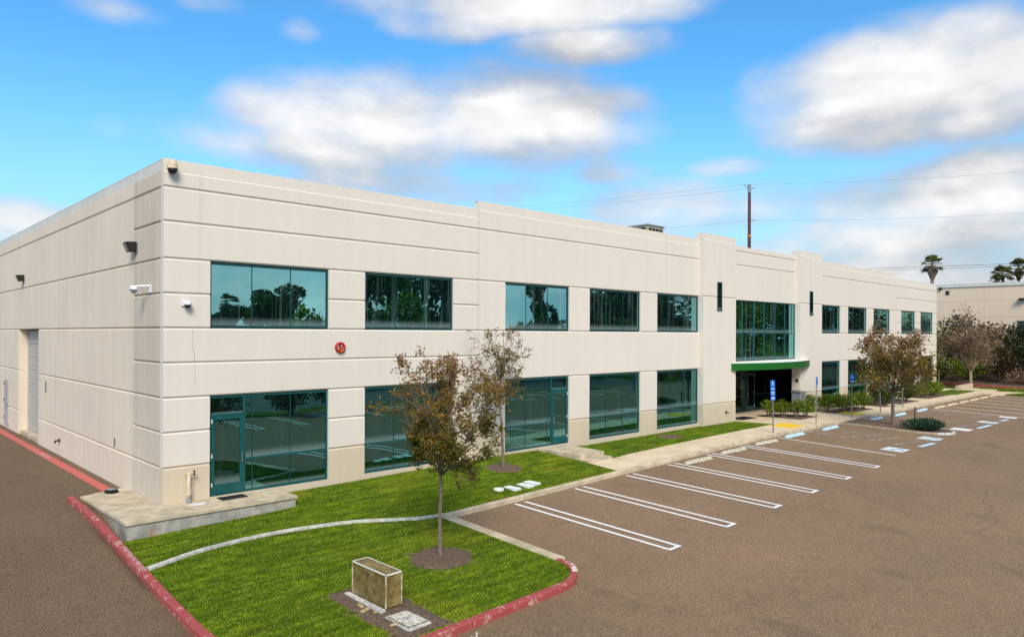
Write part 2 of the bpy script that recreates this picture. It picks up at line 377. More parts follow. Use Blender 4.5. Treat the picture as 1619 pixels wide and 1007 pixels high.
def mesh_np(name, V, F, mat, parent=None, tint=None):
    """V (n,3), F (m,k) -> object, built with foreach_set"""
    me = D.meshes.new(name); k = F.shape[1]
    me.vertices.add(len(V)); me.vertices.foreach_set('co', V.astype(np.float32).ravel())
    me.loops.add(F.size); me.loops.foreach_set('vertex_index', F.astype(np.int32).ravel())
    me.polygons.add(len(F)); me.polygons.foreach_set('loop_start', np.arange(0, F.size, k, dtype=np.int32))
    if tint is not None:
        a = me.attributes.new('tint', 'FLOAT', 'POINT'); a.data.foreach_set('value', tint.astype(np.float32))
    me.update(calc_edges=True); me.validate(); me.materials.append(mat)
    o = D.objects.new(name, me); C.objects.link(o)
    if parent: o.parent = parent
    return o
def copy_tree(o, parent=None):
    c = o.copy(); C.objects.link(c)
    if parent: c.parent = parent
    for ch in [x for x in D.objects if x.parent == o]: copy_tree(ch, c)
    return c

# ------------------------------------------------------------------ terrain
def sst(t):
    t = min(1, max(0, t)); return t * t * (3 - 2 * t)
def lot(x, y):
    L = -.858 + .026 * max(x, -4); q = -(L + .25) / .04
    A = -.25 - .04 * (q if q > 30 else math.log1p(math.exp(q)))
    yy = y + 4.2
    if yy < -8: yy = -8 - 2 * (1 - math.exp((yy + 8) / 2))
    return A + .032 * min(yy, 4) + .62 * sst((y + 8) / 11.5) * (1 - sst((x + .5) / 3.5))
BT = [(-4, -.6), (-1, -.55), (0, -.5), (3.5, -.2), (6, -.17), (9, -.12), (12, -.08), (15, -.1), (17, -.2), (21, -.19), (26, -.15), (30, -.15), (40, -.12), (64, -.08), (90, -.08)]
bx_, bz_ = [a for a, b in BT], [b for a, b in BT]
def pad(x, y):
    k = lot(x, min(y, 0)) + .13; s = min(1, max(0, (y + 4.2) / 4.2))
    return k + (float(np.interp(x, bx_, bz_)) - k) * s
def asph(x, y):
    if -1.54 < x <= .3 and -4.2 < y < .1: return lot(x, y) - .35
    if y > -4.12 and x > .3: return lot(x, -4.2) - .25 - .3 * (y > -2)
    return lot(x, y)

xs = sorted(set(list(np.round(np.arange(-60, 12, .6), 3)) + list(np.round(np.arange(12, 130, 1.0), 3)) + [.25, .35, -1.58, -1.50, -.02]))
ys = sorted(set(list(np.round(np.arange(-24, -4.3, .5), 3)) + [-4.2, -4.13, -4.08, -2.05, -1.95] + list(np.round(np.arange(-3.8, 60, .6), 3))))
V = np.array([(x, y, asph(x, y)) for y in ys for x in xs]); nx = len(xs)
F = np.array([(j * nx + i, j * nx + i + 1, (j + 1) * nx + i + 1, (j + 1) * nx + i) for j in range(len(ys) - 1) for i in range(nx - 1)])
lotO = tag(mesh_np('parking_lot', V, F, M_ASPH), 'brown asphalt parking lot in front of the pale office building', 'parking lot', kind='structure')
lotO.data.polygons.foreach_set('use_smooth', [True] * len(lotO.data.polygons))
g = MB(); g.quad((-900, -900, -3.2), (900, -900, -3.2), (900, 900, -3.2), (-900, 900, -3.2))
tag(g.build('ground', M_SOIL), 'bare earth ground reaching to the horizon', 'ground', kind='structure')

def ribbon(mb, pts, w, zf, dz=.006):
    """flat strip following the ground"""
    out = []
    for i, (x, y) in enumerate(pts):
        a = pts[max(i - 1, 0)]; b = pts[min(i + 1, len(pts) - 1)]; dx, dy = b[0] - a[0], b[1] - a[1]; l = math.hypot(dx, dy) or 1
        ww = w[i] if isinstance(w, list) else w
        ox, oy = -dy / l * ww / 2, dx / l * ww / 2
        out.append(((x + ox, y + oy), (x - ox, y - oy)))
    for (a, b), (c, d) in zip(out[:-1], out[1:]):
        mb.quad(*[(p[0], p[1], zf(*p) + dz) for p in (a, b, d, c)])
def line(x0, y0, x1, y1, n=8): return [(x0 + (x1 - x0) * i / n, y0 + (y1 - y0) * i / n) for i in range(n + 1)]

# ------------------------------------------------------------------ office building
bld = thing('office_building', 'long two storey cream concrete office building with teal glass windows', 'building')
def FR(yf): return lambda u, d, z: (u, yf + d, z)
def LF(u, d, z): return (d, u, z)
CH = .042
def panel(mf, u0, u1, z0, z1, mat, ch='', name='wall_panel', th=.22, front=0.):
    """solid wall panel; ch names the edges (l r b t) that carry a chamfered groove"""
    l, r, b, t = [(CH if c in ch else 0.) for c in 'lrbt']
    g = .003
    U0, U1, Z0, Z1 = u0 + (g if l else 0), u1 - (g if r else 0), z0 + (g if b else 0), z1 - (g if t else 0)
    mb = MB(); n = 0
    fr_ = [(U0 + l, front, Z0 + b), (U1 - r, front, Z0 + b), (U1 - r, front, Z1 - t), (U0 + l, front, Z1 - t)]
    md = [(U0, front + CH, Z0), (U1, front + CH, Z0), (U1, front + CH, Z1), (U0, front + CH, Z1)]
    bk = [(U0, th, Z0), (U1, th, Z0), (U1, th, Z1), (U0, th, Z1)]
    mb.v = [mf(*p) for p in fr_ + md + bk]
    mb.f = [(0, 1, 2, 3), (11, 10, 9, 8)] + [(i, i + 4, (i + 1) % 4 + 4, (i + 1) % 4) for i in range(4)] + [(i + 4, i + 8, (i + 1) % 4 + 8, (i + 1) % 4 + 4) for i in range(4)]
    return mb.build(name, mat, bld)
G = [0, .924, 1.855, 2.775, 3.705, 4.635, 5.555, 6.48, 7.46, 8.37]
def rows(mf, segs, zs, mat, vch='', skip=None):
    """segs: (u0,u1), zs: groove heights; every cell becomes a panel"""
    for (u0, u1, e) in segs:
        for a, b in zip(zs[:-1], zs[1:]): panel(mf, u0, u1, a, b, mat, ('b' if a > -1 else '') + 't' + e)
def top_band(mf, u0, u1, z0, z1, mat):
    panel(mf, u0, u1, z0, z1, mat, '', 'parapet_band', .25, .036)
F0 = FR(0.)
# segment A
pA = [(0, 1.22, ''), (4.85, 6.14, ''), (9.79, 10.97, '')]
rows(F0, pA, [-1.5, G[1]], M_BASE); rows(F0, pA, G[1:4], M_WALL); rows(F0, pA, G[5:8], M_WALL)
for u0, u1 in ((1.22, 4.85), (6.14, 9.79)): panel(F0, u0, u1, -1.5, -.01, M_BASE, '')
for a, b in zip((3, 4, 7, 8, 9), (4, 5, 8, 9, 10)):
    panel(F0, 0, 10.97, G[a], 8.8 if b == 10 else G[b], M_WALL, 'bt')
top_band(F0, 0, 10.97, 8.8, 9.1, M_WALL)
# segment B
pB = [(10.99, 12.33, ''), (15.99, 17.28, ''), (20.92, 22.24, '')]
rows(F0, pB, [-1.5, G[1]], M_BASE); rows(F0, pB, [G[1], G[3]], M_WALL); rows(F0, pB, [G[5], G[7]], M_WALL)
for u0, u1 in ((12.33, 15.99), (17.28, 20.92), (22.24, 25.9)): panel(F0, u0, u1, -1.5, -.01, M_BASE, '')
for a, b in ((G[3], G[5]), (G[7], G[9]), (G[9], 9.1)): panel(F0, 10.99, 25.9, a, b, M_WALL, 'bt')
top_band(F0, 10.99, 25.9, 9.1, 9.4, M_WALL)
# pilasters C and E
def pilaster(u0, u1, us):
    mf = FR(-.25)
    for a, b, m in ((-1.5, G[1], M_BASE), (G[1], G[7], M_WALL), (G[7], 9.43, M_WALL)):
        e = ('b' if a > -1 else '') + 't'
        panel(mf, u0, us, a, b, m, e, th=.5); panel(mf, us + .006, u1, a, b, m, e, th=.5)
    panel(mf, u0, u1, 9.43, 9.72, M_WALL, '', 'parapet_band', .5, .036)
pilaster(25.9, 29.15, 27.5); pilaster(36.88, 40.05, 38.45)
# segment D
for a, b in ((6.44, 8.35), (8.35, 9.1), (9.1, 9.38)): panel(F0, 29.15, 36.88, a, b, M_WALL, ('b' if a > 7 else '') + ('t' if b < 9.2 else ''))
panel(F0, 29.15, 36.88, 2.55, 3.05, M_WALL, '')
# segments F and G
pF = [(40.05, 40.55, ''), (43.6, 44.9, ''), (48.3, 49.58, ''), (52.97, 54.1, '')]
rows(F0, pF, [-1.5, G[1]], M_BASE); rows(F0, pF, [G[1], G[3]], M_WALL); rows(F0, pF, [G[5], G[7]], M_WALL)
for u0, u1 in ((40.55, 43.6), (44.9, 48.3), (49.58, 52.97)): panel(F0, u0, u1, -1.5, -.01, M_BASE, '')
for a, b in ((G[3], G[5]), (G[7], G[9]), (G[9], 9.05)): panel(F0, 40.05, 54.1, a, b, M_WALL, 'bt')
top_band(F0, 40.05, 54.1, 9.05, 9.35, M_WALL)
pG = [(54.12, 55.4, ''), (58.72, 60.03, ''), (63.27, 64.3, '')]
rows(F0, pG, [-1.5, G[1]], M_BASE); rows(F0, pG, G[1:4], M_WALL); rows(F0, pG, G[5:8], M_WALL)
for u0, u1 in ((55.4, 58.72), (60.03, 63.27)): panel(F0, u0, u1, -1.5, -.01, M_BASE, '')
for a, b in zip((3, 4, 7, 8, 9), (4, 5, 8, 9, 10)):
    panel(F0, 54.12, 64.3, G[a], 8.72 if b == 10 else G[b], M_WALL, 'bt')
top_band(F0, 54.12, 64.3, 8.72, 9.02, M_WALL)
# left side wall (faces -x)
zL = [-1.5] + G[1:10] + [8.8]
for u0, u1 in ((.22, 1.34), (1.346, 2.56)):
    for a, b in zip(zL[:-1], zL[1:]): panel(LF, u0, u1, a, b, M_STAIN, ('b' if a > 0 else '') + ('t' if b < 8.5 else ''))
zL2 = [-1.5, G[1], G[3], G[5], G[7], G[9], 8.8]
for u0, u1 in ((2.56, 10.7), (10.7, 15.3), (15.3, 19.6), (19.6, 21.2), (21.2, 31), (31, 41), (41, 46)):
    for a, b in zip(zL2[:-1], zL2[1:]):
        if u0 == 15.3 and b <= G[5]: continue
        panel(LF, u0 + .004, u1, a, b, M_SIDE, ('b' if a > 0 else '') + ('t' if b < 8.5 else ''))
panel(LF, .22, 46, 8.8, 9.1, M_CAP, '', 'parapet_band', .25, .02)
# right, rear, roof and the dark shell behind the glass
MB().box(64.05, 64.3, .23, 46, -1.5, 9.0).build('side_wall', M_WALL, bld)
MB().box(0, 64.3, 46, 46.25, -1.5, 9.0).build('rear_wall', M_WALL, bld)
MB().box(.26, 64.0, .5, 46, 7.8, 7.98).build('roof', M_CAP, bld)
mb = MB(); mb.box(.3, 29.1, .45, .5, -1.4, 8.1); mb.box(40.4, 64.0, .45, .5, -1.4, 8.1); mb.box(29.1, 40.4, .45, .5, 3.06, 8.1); mb.box(.45, .5, .5, 46, -1.4, 8.1)
mb.box(29.15, 40.3, .452, 2.6, 2.75, 3.0); mb.box(29.0, 29.14, .452, 2.6, -.4, 2.74); mb.box(40.3, 40.4, .452, 2.6, -.4, 2.74)
mb.build('inner_wall', M_DARKIN, bld)
# coping strips on the parapet top
for u0, u1, z in ((0, 10.97, 9.1), (10.97, 25.9, 9.4), (29.15, 36.88, 9.38), (40.05, 54.1, 9.35), (54.1, 64.3, 9.02)):
    MB().box(u0, u1, .045, .3, z, z + .015).build('coping', M_CAP, bld)
MB().box(.015, .26, .3, 46, 9.1, 9.115).build('coping', M_CAP, bld)

def bars(mf, lst, d0, d1):
    mb = MB()
    for u0, u1, z0, z1 in lst: mb.box(u0, u1, d0, d1, z0, z1, mf)
    return mb
def window(mf, u0, u1, z0, z1, panes, glass, seams=(), rails=(), w=.055, frame=M_TEAL, d=.07, name='window'):
    fo = bars(mf, [(u0, u1, z0, z0 + w), (u0, u1, z1 - w, z1), (u0, u0 + w, z0 + w, z1 - w), (u1 - w, u1, z0 + w, z1 - w)], d, d + .11).build(name, frame, bld)
    for s in seams: bars(mf, [s], d + .018, d + .06).build('mullion', M_TEALD, fo)
    for s in rails: bars(mf, [s], d + .006, d + .10).build('rail', frame, fo)
    for (a, b, c, e) in panes:                                  # each pane sits a hair out of true, as glazing does
        ta, tb = random.uniform(-.0016, .0016), random.uniform(-.0012, .0012)
        tl = lambda u, q, z, a=a, c=c, ta=ta, tb=tb: mf(u, q + ta * (u - a) + tb * (z - c), z)
        bars(tl, [(a, b, c, e)], d + .03, d + .045).build('pane', glass, fo)
    return fo
def grid(us, zs, g=.008):
    return [(a + g, b - g, c + g, e - g) for a, b in zip(us[:-1], us[1:]) for c, e in zip(zs[:-1], zs[1:])]
def upper(u0, u1, ms, z0=4.655, z1=6.46, mf=F0):
    us = [u0 + .055] + ms + [u1 - .055]
    window(mf, u0, u1, z0, z1, grid(us, [z0 + .055, z1 - .055]), M_GLASS, frame=M_TEALD, seams=[(m - .011, m + .011, z0 + .055, z1 - .055) for m in ms])
upper(1.22, 4.85, [2.43, 3.62]); upper(6.14, 9.79, [7.36, 8.58]); upper(12.33, 15.99, [13.52, 14.76]); upper(17.28, 20.92, [18.5, 19.7]); upper(22.24, 25.88, [23.4, 24.62])
upper(40.55, 43.6, [41.5, 42.6]); upper(44.9, 48.3, [46.0, 47.2]); upper(49.58, 52.97, [50.7, 51.85]); upper(55.4, 58.72, [56.5, 57.6]); upper(60.03, 63.27, [61.1, 62.2])
def lower(u0, u1, ms, z1=2.755, hb=.93):
    us = [u0 + .055] + ms + [u1 - .055]
    window(F0, u0, u1, 0, z1, grid(us, [.055, hb, z1 - .055], .008), M_GLASSL, [(m - .012, m + .012, .055, z1 - .055) for m in ms], [(u0 + .055, u1 - .055, hb - .028, hb + .028)])
lower(6.14, 9.79, [7.32, 8.55]); lower(17.28, 20.92, [18.5, 19.7]); lower(22.24, 25.88, [23.42, 24.63]); lower(40.55, 43.6, [41.5, 42.6]); lower(44.9, 48.3, [46.0, 47.2]); lower(55.4, 58.72, [56.5, 57.6])
def glass_door(mf, u0, u1, z0, z1, hinge, glass=M_GLASSL, d=.055, frame=M_TEAL):
    s = .085
    do = bars(mf, [(u0, u0 + s, z0, z1), (u1 - s, u1, z0, z1), (u0 + s, u1 - s, z1 - s, z1), (u0 + s, u1 - s, z0, z0 + .25)], d, d + .06).build('door', frame, bld)
    bars(mf, [(u0 + s, u1 - s, z0 + .25, z1 - s)], d + .02, d + .035).build('pane', glass, do)
    h = u1 - s / 2 if hinge == 'l' else u0 + s / 2
    k = -.06 if hinge == 'l' else .06
    zc = z0 + .95; mb = MB(); mb.tube([mf(h, d, zc - .13), mf(h, d - .06, zc - .13), mf(h, d - .06, zc + .13), mf(h, d, zc + .13)], .012, 8); mb.build('handle', M_METAL, do)
    hg = u0 + .012 if hinge == 'l' else u1 - .012
    for zz in (z0 + .25, z0 + 1.05, z1 - .12): bars(mf, [(hg - .014, hg + .014, zz - .055, zz + .055)], d - .012, d).build('hinge', M_WHITEP, do)
    return do
def storefront(u0, u1, dl, dr, hinge, z1=2.755, ms=(), hb=.93):
    """lower window with a door bay between dl and dr"""
    left = dl - u0 < u1 - dr
    g0, g1 = (dr + .07, u1 - .055) if left else (u0 + .055, dl - .07)
    us = [g0] + list(ms) + [g1]
    pa = grid(us, [.055, hb, z1 - .055]) + [(dl + .01, dr - .01, 2.26, z1 - .055)]
    jm = (dr, dr + .07) if left else (dl - .07, dl)
    window(F0, u0, u1, 0, z1, pa, M_GLASSL, [(m - .012, m + .012, .055, z1 - .055) for m in ms],
           [(g0, g1, hb - .028, hb + .028), (jm[0], jm[1], .055, z1 - .055), (dl, dr, 2.19, 2.26)])
    glass_door(F0, dl + .006, dr - .006, .058, 2.184, hinge)
storefront(1.22, 4.85, 1.275, 2.18, 'l', ms=[2.46, 3.62])
storefront(12.33, 15.99, 15.02, 15.935, 'r', ms=[13.5, 14.76])
storefront(49.58, 52.97, 50.6, 51.55, 'r', ms=[])
storefront(60.03, 63.27, 62.27, 63.215, 'r', ms=[61.1])
# entrance bay curtain wall
cu = [29.2 + (36.83 - 29.2) * i / 6 for i in range(7)]; cu2 = cu[:-1] + [36.45, 36.83]
window(F0, 29.15, 36.88, 3.05, 6.44, grid([29.205] + cu[1:-1] + [36.45, 36.825], [3.105, 4.63, 6.385]), M_GLASS,
       [], [(29.205, 36.825, 4.60, 4.66)] + [(m - .03, m + .03, a, b) for m in cu[1:-1] for a, b in ((3.105, 4.6), (4.66, 6.385))] + [(36.43, 36.47, 4.66, 6.385)])
# entrance: recessed black glass behind the canopy
YE = 1.62
FE = FR(YE)
window(FE, 29.16, 40.28, -.10, 2.72, grid([29.2, 33.85], [-.05, .85, 2.66]) + grid([34.98, 36.35, 38.3, 40.2], [-.05, .85, 2.66]) + [(33.9, 34.92, 2.2, 2.66)], M_GLASSB,
       [], [(29.215, 33.86, .83, .88), (34.97, 40.2, .83, .88), (33.86, 33.93, -.045, 2.66), (34.9, 34.97, -.045, 2.66), (36.32, 36.38, -.045, .83), (36.32, 36.38, .88, 2.66), (33.93, 34.9, 2.13, 2.2)], frame=M_TEALD)
glass_door(FE, 33.935, 34.895, -.045, 2.125, 'r', M_GLASSB, frame=M_TEALD)
MB().box(33.05, 33.35, YE + .05, YE + .07, 1.35, 1.36).build('sticker', M_WHITE, bld)
# canopy
def can_edge(n=24):
    return [(28.65 + (38.15 - 28.65) * i / n, -.27 - .95 * math.sin(math.pi * i / n) ** .8) for i in range(n + 1)]
ce = can_edge(); mb = MB(); mb.prism([(38.15, -.255), (36.85, -.255), (36.85, -.004), (29.18, -.004), (29.18, -.255), (28.65, -.255)] + ce[1:-1], 3.0, 2.64)
can = mb.build('canopy', M_WHITE, bld)
mb = MB()
for (a, b) in zip(ce[:-1], ce[1:]):
    oa = (a[0], a[1] - .03); ob = (b[0], b[1] - .03)
    mb.hexa([(a[0], a[1] - .002, 2.60), (b[0], b[1] - .002, 2.60), (ob[0], ob[1], 2.60), (oa[0], oa[1], 2.60), (a[0], a[1] - .002, 2.985), (b[0], b[1] - .002, 2.985), (ob[0], ob[1], 2.985), (oa[0], oa[1], 2.985)])
mb.build('fascia', M_GREEN, can)
# slit windows on the pilasters
for u in (27.45, 38.45):
    mf = FR(-.25)
    fo = bars(mf, [(u - .23, u + .23, 5.76, 5.81), (u - .23, u + .23, 7.22, 7.27), (u - .23, u - .18, 5.81, 7.22), (u + .18, u + .23, 5.81, 7.22)], -.035, .01).build('slit_window', M_TEALD, bld)
    bars(mf, [(u - .18, u + .18, 5.81, 7.22)], -.018, -.004).build('pane', M_GLASS, fo)
# roll-up door on the left wall
z = -.02; rdo = None
rd = bars(LF, [(15.3, 15.36, 0, 4.6), (19.54, 19.6, 0, 4.6)], .36, .46).build('roll_up_door', M_DOORG, bld)
k = 0
while z < 4.6:
    h = .40 if k % 2 == 0 else .20
    mb = MB(); z1 = min(z + h, 4.62); mb.v = [LF(*p) for p in [(15.36, .42, z), (19.54, .42, z), (19.54, .395, z + .02), (15.36, .395, z + .02), (15.36, .395, z1 - .02), (19.54, .395, z1 - .02), (19.54, .42, z1), (15.36, .42, z1)]]
    mb.f = [(0, 1, 2, 3), (3, 2, 5, 4), (4, 5, 6, 7)]; mb.build('door_panel', M_SHUT, rd); z = z1; k += 1
MB().box(.2205, .5, 19.602, 19.8, -.6, 4.8).build('jamb', M_SIDE, rd)
MB().box(.2205, .5, 15.1, 15.298, -.6, 4.8).build('jamb', M_SIDE, rd)
MB().box(.2205, .36, 15.3, 19.6, 4.64, 4.75).build('head', M_SIDE, rd)
MB().box(.06, .36, 15.302, 19.598, -.4, .02).build('sill', M_CONC, bld)
MB().box(.36, .46, 15.36, 19.54, 4.62, 4.7).build('lintel', M_DARKIN, bld)
# service door
sd = bars(LF, [(21.95, 22.85, .0, 2.2)], -.05, -.002).build('service_door', M_DOORG, bld)
for zz in (.35, 1.2, 2.0): bars(LF, [(22.83, 22.9, zz - .07, zz + .07)], -.07, -.02).build('hinge', M_BLACK, sd)
bars(LF, [(22.0, 22.12, .95, 1.05)], -.11, -.05).build('handle', M_METAL, sd)
# wall crack and small wall fittings
mb = MB(); pts = [(.74, 4.60), (.76, 4.3), (.75, 4.1), (.79, 3.95), (.80, 3.72)]
for (a, b), (c, d) in zip(pts[:-1], pts[1:]): mb.quad((a, -.0025, b), (a + .006, -.0025, b), (c + .005, -.0025, d), (c, -.0025, d))
pts = [(.80, 3.66), (.82, 3.4), (.81, 3.1)]
for (a, b), (c, d) in zip(pts[:-1], pts[1:]): mb.quad((a, -.0025, b), (a + .005, -.0025, b), (c + .004, -.0025, d), (c, -.0025, d))
mb.build('crack', M_DARKIN, bld)

# ------------------------------------------------------------------ wall-mounted things
def wall_light(y, z, label):
    t = thing('wall_light', label, 'light', (0, y, z), 0, 'dark wall lights on the side wall')
    mb = MB(); mb.hexa([(-.02, -.17, -.10), (-.02, .17, -.10), (-.02, .17, .17), (-.02, -.17, .17), (-.20, -.17, -.13), (-.20, .17, -.13), (-.30, .17, .15), (-.30, -.17, .15)])
    mb.build('housing', M_DARKM, t, bevel=.012)
    mb = MB(); mb.quad((-.212, -.14, -.11), (-.212, .14, -.11), (-.312, .14, .12), (-.312, -.14, .12)); mb.build('lens', M_LENS, t)
    MB().box(-.02, .0, -.24, -.02, -.16, .14).build('mounting_plate', M_GREYM, t)
wall_light(2.35, 6.93, 'dark wedge shaped wall light near the corner above the side wall camera')
wall_light(18.4, 6.9, 'dark wedge shaped wall light high above the grey roll up door')
t = thing('dome_camera', 'cream pan dome security camera with black bubble under the roof corner', 'camera', (.16, 0, 8.9))
MB().box(-.05, .05, -.16, .0, -.02, .06).build('bracket', M_TANP, t)
MB().lathe([(.05, .16), (.10, .13), (.125, .02), (.13, -.07), (.135, -.09)], 20, (0, -.17, 0)).build('housing', M_TANP, t, True)
MB().lathe([(.122, -.09), (.115, -.14), (.085, -.19), (.04, -.215), (.01, -.22)], 20, (0, -.17, 0)).build('bubble', M_BLACK, t, True)
t = thing('security_camera', 'white bracketed dome camera on the side wall beside the corner', 'camera', (0, 1.05, 5.72))
MB().box(-.03, 0, -.12, .12, -.12, .12).build('bracket', M_WHITEP, t, bevel=.01)
MB().tube([(-.03, 0, .06), (-.20, .08, .06), (-.34, .18, .04)], .03, 8).build('arm', M_WHITEP, t)
MB().lathe([(.05, .07), (.09, .05), (.11, -.02), (.11, -.05)], 16, (-.36, .2, 0)).build('housing', M_WHITEP, t, True)
MB().lathe([(.085, -.05), (.075, -.10), (.04, -.14), (.01, -.145)], 16, (-.36, .2, 0)).build('bubble', M_GREYM, t, True)
t = thing('security_camera', 'small white dome camera on the front wall left of the first window', 'camera', (.55, 0, 5.28))
MB().box(-.10, .05, -.05, 0, -.06, .10).build('bracket', M_WHITEP, t, bevel=.01)
MB().lathe([(.05, .09), (.09, .06), (.10, 0), (.10, -.03)], 16, (.02, -.14, 0)).build('housing', M_WHITEP, t, True)
MB().lathe([(.08, -.03), (.07, -.08), (.03, -.11)], 16, (.02, -.14, 0)).build('bubble', M_BLACK, t, True)
t = thing('alarm_bell', 'round red fire alarm bell between the storeys of the front wall', 'alarm bell', (5.22, 0, 4.07))
FY = lambda x, y, z: (x, -z, y)
MB().lathe([(.17, 0), (.175, .05), (.165, .09), (.12, .105), (.115, .085)], 28, f=FY).build('gong', M_RED, t, True)
MB().lathe([(.055, .085), (.05, .115), (.02, .125)], 16, f=FY).build('hub', M_REDK, t, True)
mb = MB()
for x0, x1, z0, z1 in ((-.09, .09, -.035, -.02), (-.12, -.10, -.06, .06), (-.05, .05, .065, .078)): mb.box(x0, x1, -.112, -.104, z0, z1)
mb.build('ring_marking', M_LETTER, t)
MB().box(-.03, .03, -.12, -.10, -.13, -.06).build('strobe', M_ORANGE, t)
t = thing('standpipe', 'tan painted standpipe with valve beside the first glass door', 'pipe', (.61, -.16, -.02))
MB().tube([(0, 0, .02), (0, 0, .80)], .045, 12).build('riser', M_TANP, t, True)
MB().lathe([(.07, 0), (.07, .06), (.06, .10)], 12).build('base_flange', M_GREYM, t)
mb = MB(); mb.tube([(0, 0, .76), (-.10, 0, .76)], .035, 10); mb.tube([(0, 0, .78), (.12, -.01, .78)], .035, 10); mb.build('tee', M_TANP, t)
MB().lathe([(.06, .20), (.065, .24), (.065, .30), (.06, .34)], 12).build('coupling', M_TANP, t)
MB().tube([(.13, -.01, .72), (.13, -.01, .84)], .03, 8).build('valve_cap', M_DARKM, t)
t = thing('hose_bib', 'dark hose bib low on the side wall before the roll up door', 'tap', (0, 11.5, .42))
MB().lathe([(.09, 0), (.09, .02)], 14, f=lambda x, y, z: (-z, x, y)).build('flange', M_DARKM, t)
MB().tube([(-.02, 0, 0), (-.14, 0, 0), (-.17, 0, -.09)], .035, 8).build('spout', M_DARKM, t)
t = tag(MB().box(-.012, 0, 13.75, 13.97, 2.1, 2.55).build('wall_plate', M_METAL), 'tall grey metal plate on the side wall right of the roll up door', 'plate')
t = tag(MB().box(-.012, 0, 4.27, 4.4, 1.03, 1.28).build('wall_plate', M_METAL), 'small silver plate low on the side wall near the corner', 'plate')
t = thing('wall_tap', 'dark tap low on the base of the left entrance pilaster', 'tap', (28.15, -.25, .42))
MB().lathe([(.08, 0), (.08, .02)], 12, f=FY).build('flange', M_DARKM, t)
MB().tube([(0, -.02, 0), (0, -.12, 0), (0, -.15, -.07)], .03, 8).build('spout', M_DARKM, t)
t = thing('card_reader', 'small black card reader on the return wall under the canopy', 'card reader', (36.9, -.05, 1.72))
MB().box(-.04, -.022, -.10, .06, -.10, .10).build('body', M_BLACK, t)

# ------------------------------------------------------------------ ground works
def kerb(name, label, path, w, h, mat_fn, block=2.6, step=.3, dz=0.):
    """path runs along the road edge with the kerb body on its left; cut into blocks"""
    root = thing(name, label, 'kerb'); root['kind'] = 'structure'
    P = [path[0]]
    for a, b in zip(path[:-1], path[1:]):
        L = math.hypot(b[0] - a[0], b[1] - a[1]); n = max(1, int(L / step))
        P += [(a[0] + (b[0] - a[0]) * i / n, a[1] + (b[1] - a[1]) * i / n) for i in range(1, n + 1)]
    cum = [0]
    for a, b in zip(P[:-1], P[1:]): cum.append(cum[-1] + math.hypot(b[0] - a[0], b[1] - a[1]))
    def at(s):
        s = min(max(s, 0), cum[-1]); i = max(j for j in range(len(cum)) if cum[j] <= s); i = min(i, len(P) - 2)
        f = (s - cum[i]) / (cum[i + 1] - cum[i] + 1e-9); a, b = P[i], P[i + 1]
        j0, j1 = max(i - 1, 0), min(i + 2, len(P) - 1); dx, dy = P[j1][0] - P[j0][0], P[j1][1] - P[j0][1]; l = math.hypot(dx, dy)
        return a[0] + (b[0] - a[0]) * f, a[1] + (b[1] - a[1]) * f, -dy / l, dx / l
    nb = max(1, round(cum[-1] / block))
    for b in range(nb):
        s0, s1 = cum[-1] * b / nb + .006, cum[-1] * (b + 1) / nb - .006; m = max(2, int((s1 - s0) / step) + 1)
        mb = MB(); rings = []
        for i in range(m + 1):
            x, y, nx_, ny_ = at(s0 + (s1 - s0) * i / m); z0 = lot(x, y) + dz
            prof = [(0, -.25), (.012, h - .03), (.035, h), (w - .015, h + .004), (w, h - .01), (w, -.25)]
            rings.append([(x + nx_ * d, y + ny_ * d, z0 + q) for d, q in prof])
        nP = 6
        for r_ in rings: mb.v += r_
        for i in range(m):
            for k in range(nP): mb.f.append((i * nP + k, i * nP + (k + 1) % nP, (i + 1) * nP + (k + 1) % nP, (i + 1) * nP + k))
        mb.f += [tuple(range(nP)), tuple(m * nP + k for k in range(nP))]
        mb.build('kerb_block', mat_fn((s0 + s1) / 2), root)
    return root
def arc(cx, cy, r, a0, a1, n=10): return [(cx + r * math.cos(R(a0 + (a1 - a0) * i / n)), cy + r * math.sin(R(a0 + (a1 - a0) * i / n))) for i in range(n + 1)]
redpath = [(-1.62, 2.75), (-1.62, -6.8)] + arc(1.38, -6.85, 3.0, 180, 270, 14)[1:] + [(4.85, -9.85)] + arc(4.85, -8.7, 1.15, -90, 0, 9)[1:]
kr = kerb('kerb', 'worn red painted kerb wrapping round the front lawn corner', redpath, .17, .15, lambda s: M_REDK, 2.3)
kerb('kerb', 'grey concrete kerb along the parking side of the front lawn', [(6.0, -8.68), (6.12, -4.2)], .17, .14, lambda s: M_CONC, 2.2)
mb = MB()
for i in range(9):
    y0, y1 = -8.66 + i * (4.46 / 9), -8.66 + (i + 1) * (4.46 / 9); xa, xb = 6.005 + i * .12 / 9, 6.005 + (i + 1) * .12 / 9
    mb.hexa([(xa, y0, -1.2), (xa + .17, y0, -1.2), (xb + .17, y1, -1.2), (xb, y1, -1.2), (xa, y0, lot(xa, y0) + .125), (xa + .17, y0, lot(xa, y0) + .122), (xb + .17, y1, lot(xb, y1) + .122), (xb, y1, lot(xb, y1) + .125)])
tag(mb.build('gutter', M_CONC), 'flat concrete gutter strip beside the grey lawn kerb', 'gutter', kind='structure')
kerb('kerb', 'long grey concrete kerb between the parking stalls and walkway', [(6.1, -4.2), (27.5, -4.2), (29, -4.2), (62.0, -4.2)], .16, .15, lambda s: M_CONC, 3.0, .6)
# faded red fire lane strip along the side wall
mb = MB(); ribbon(mb, line(-.42, 3.35, -.55, 46, 60), .30, lot, .008)
mb.build('red_stripe', M_REDL, lotO)

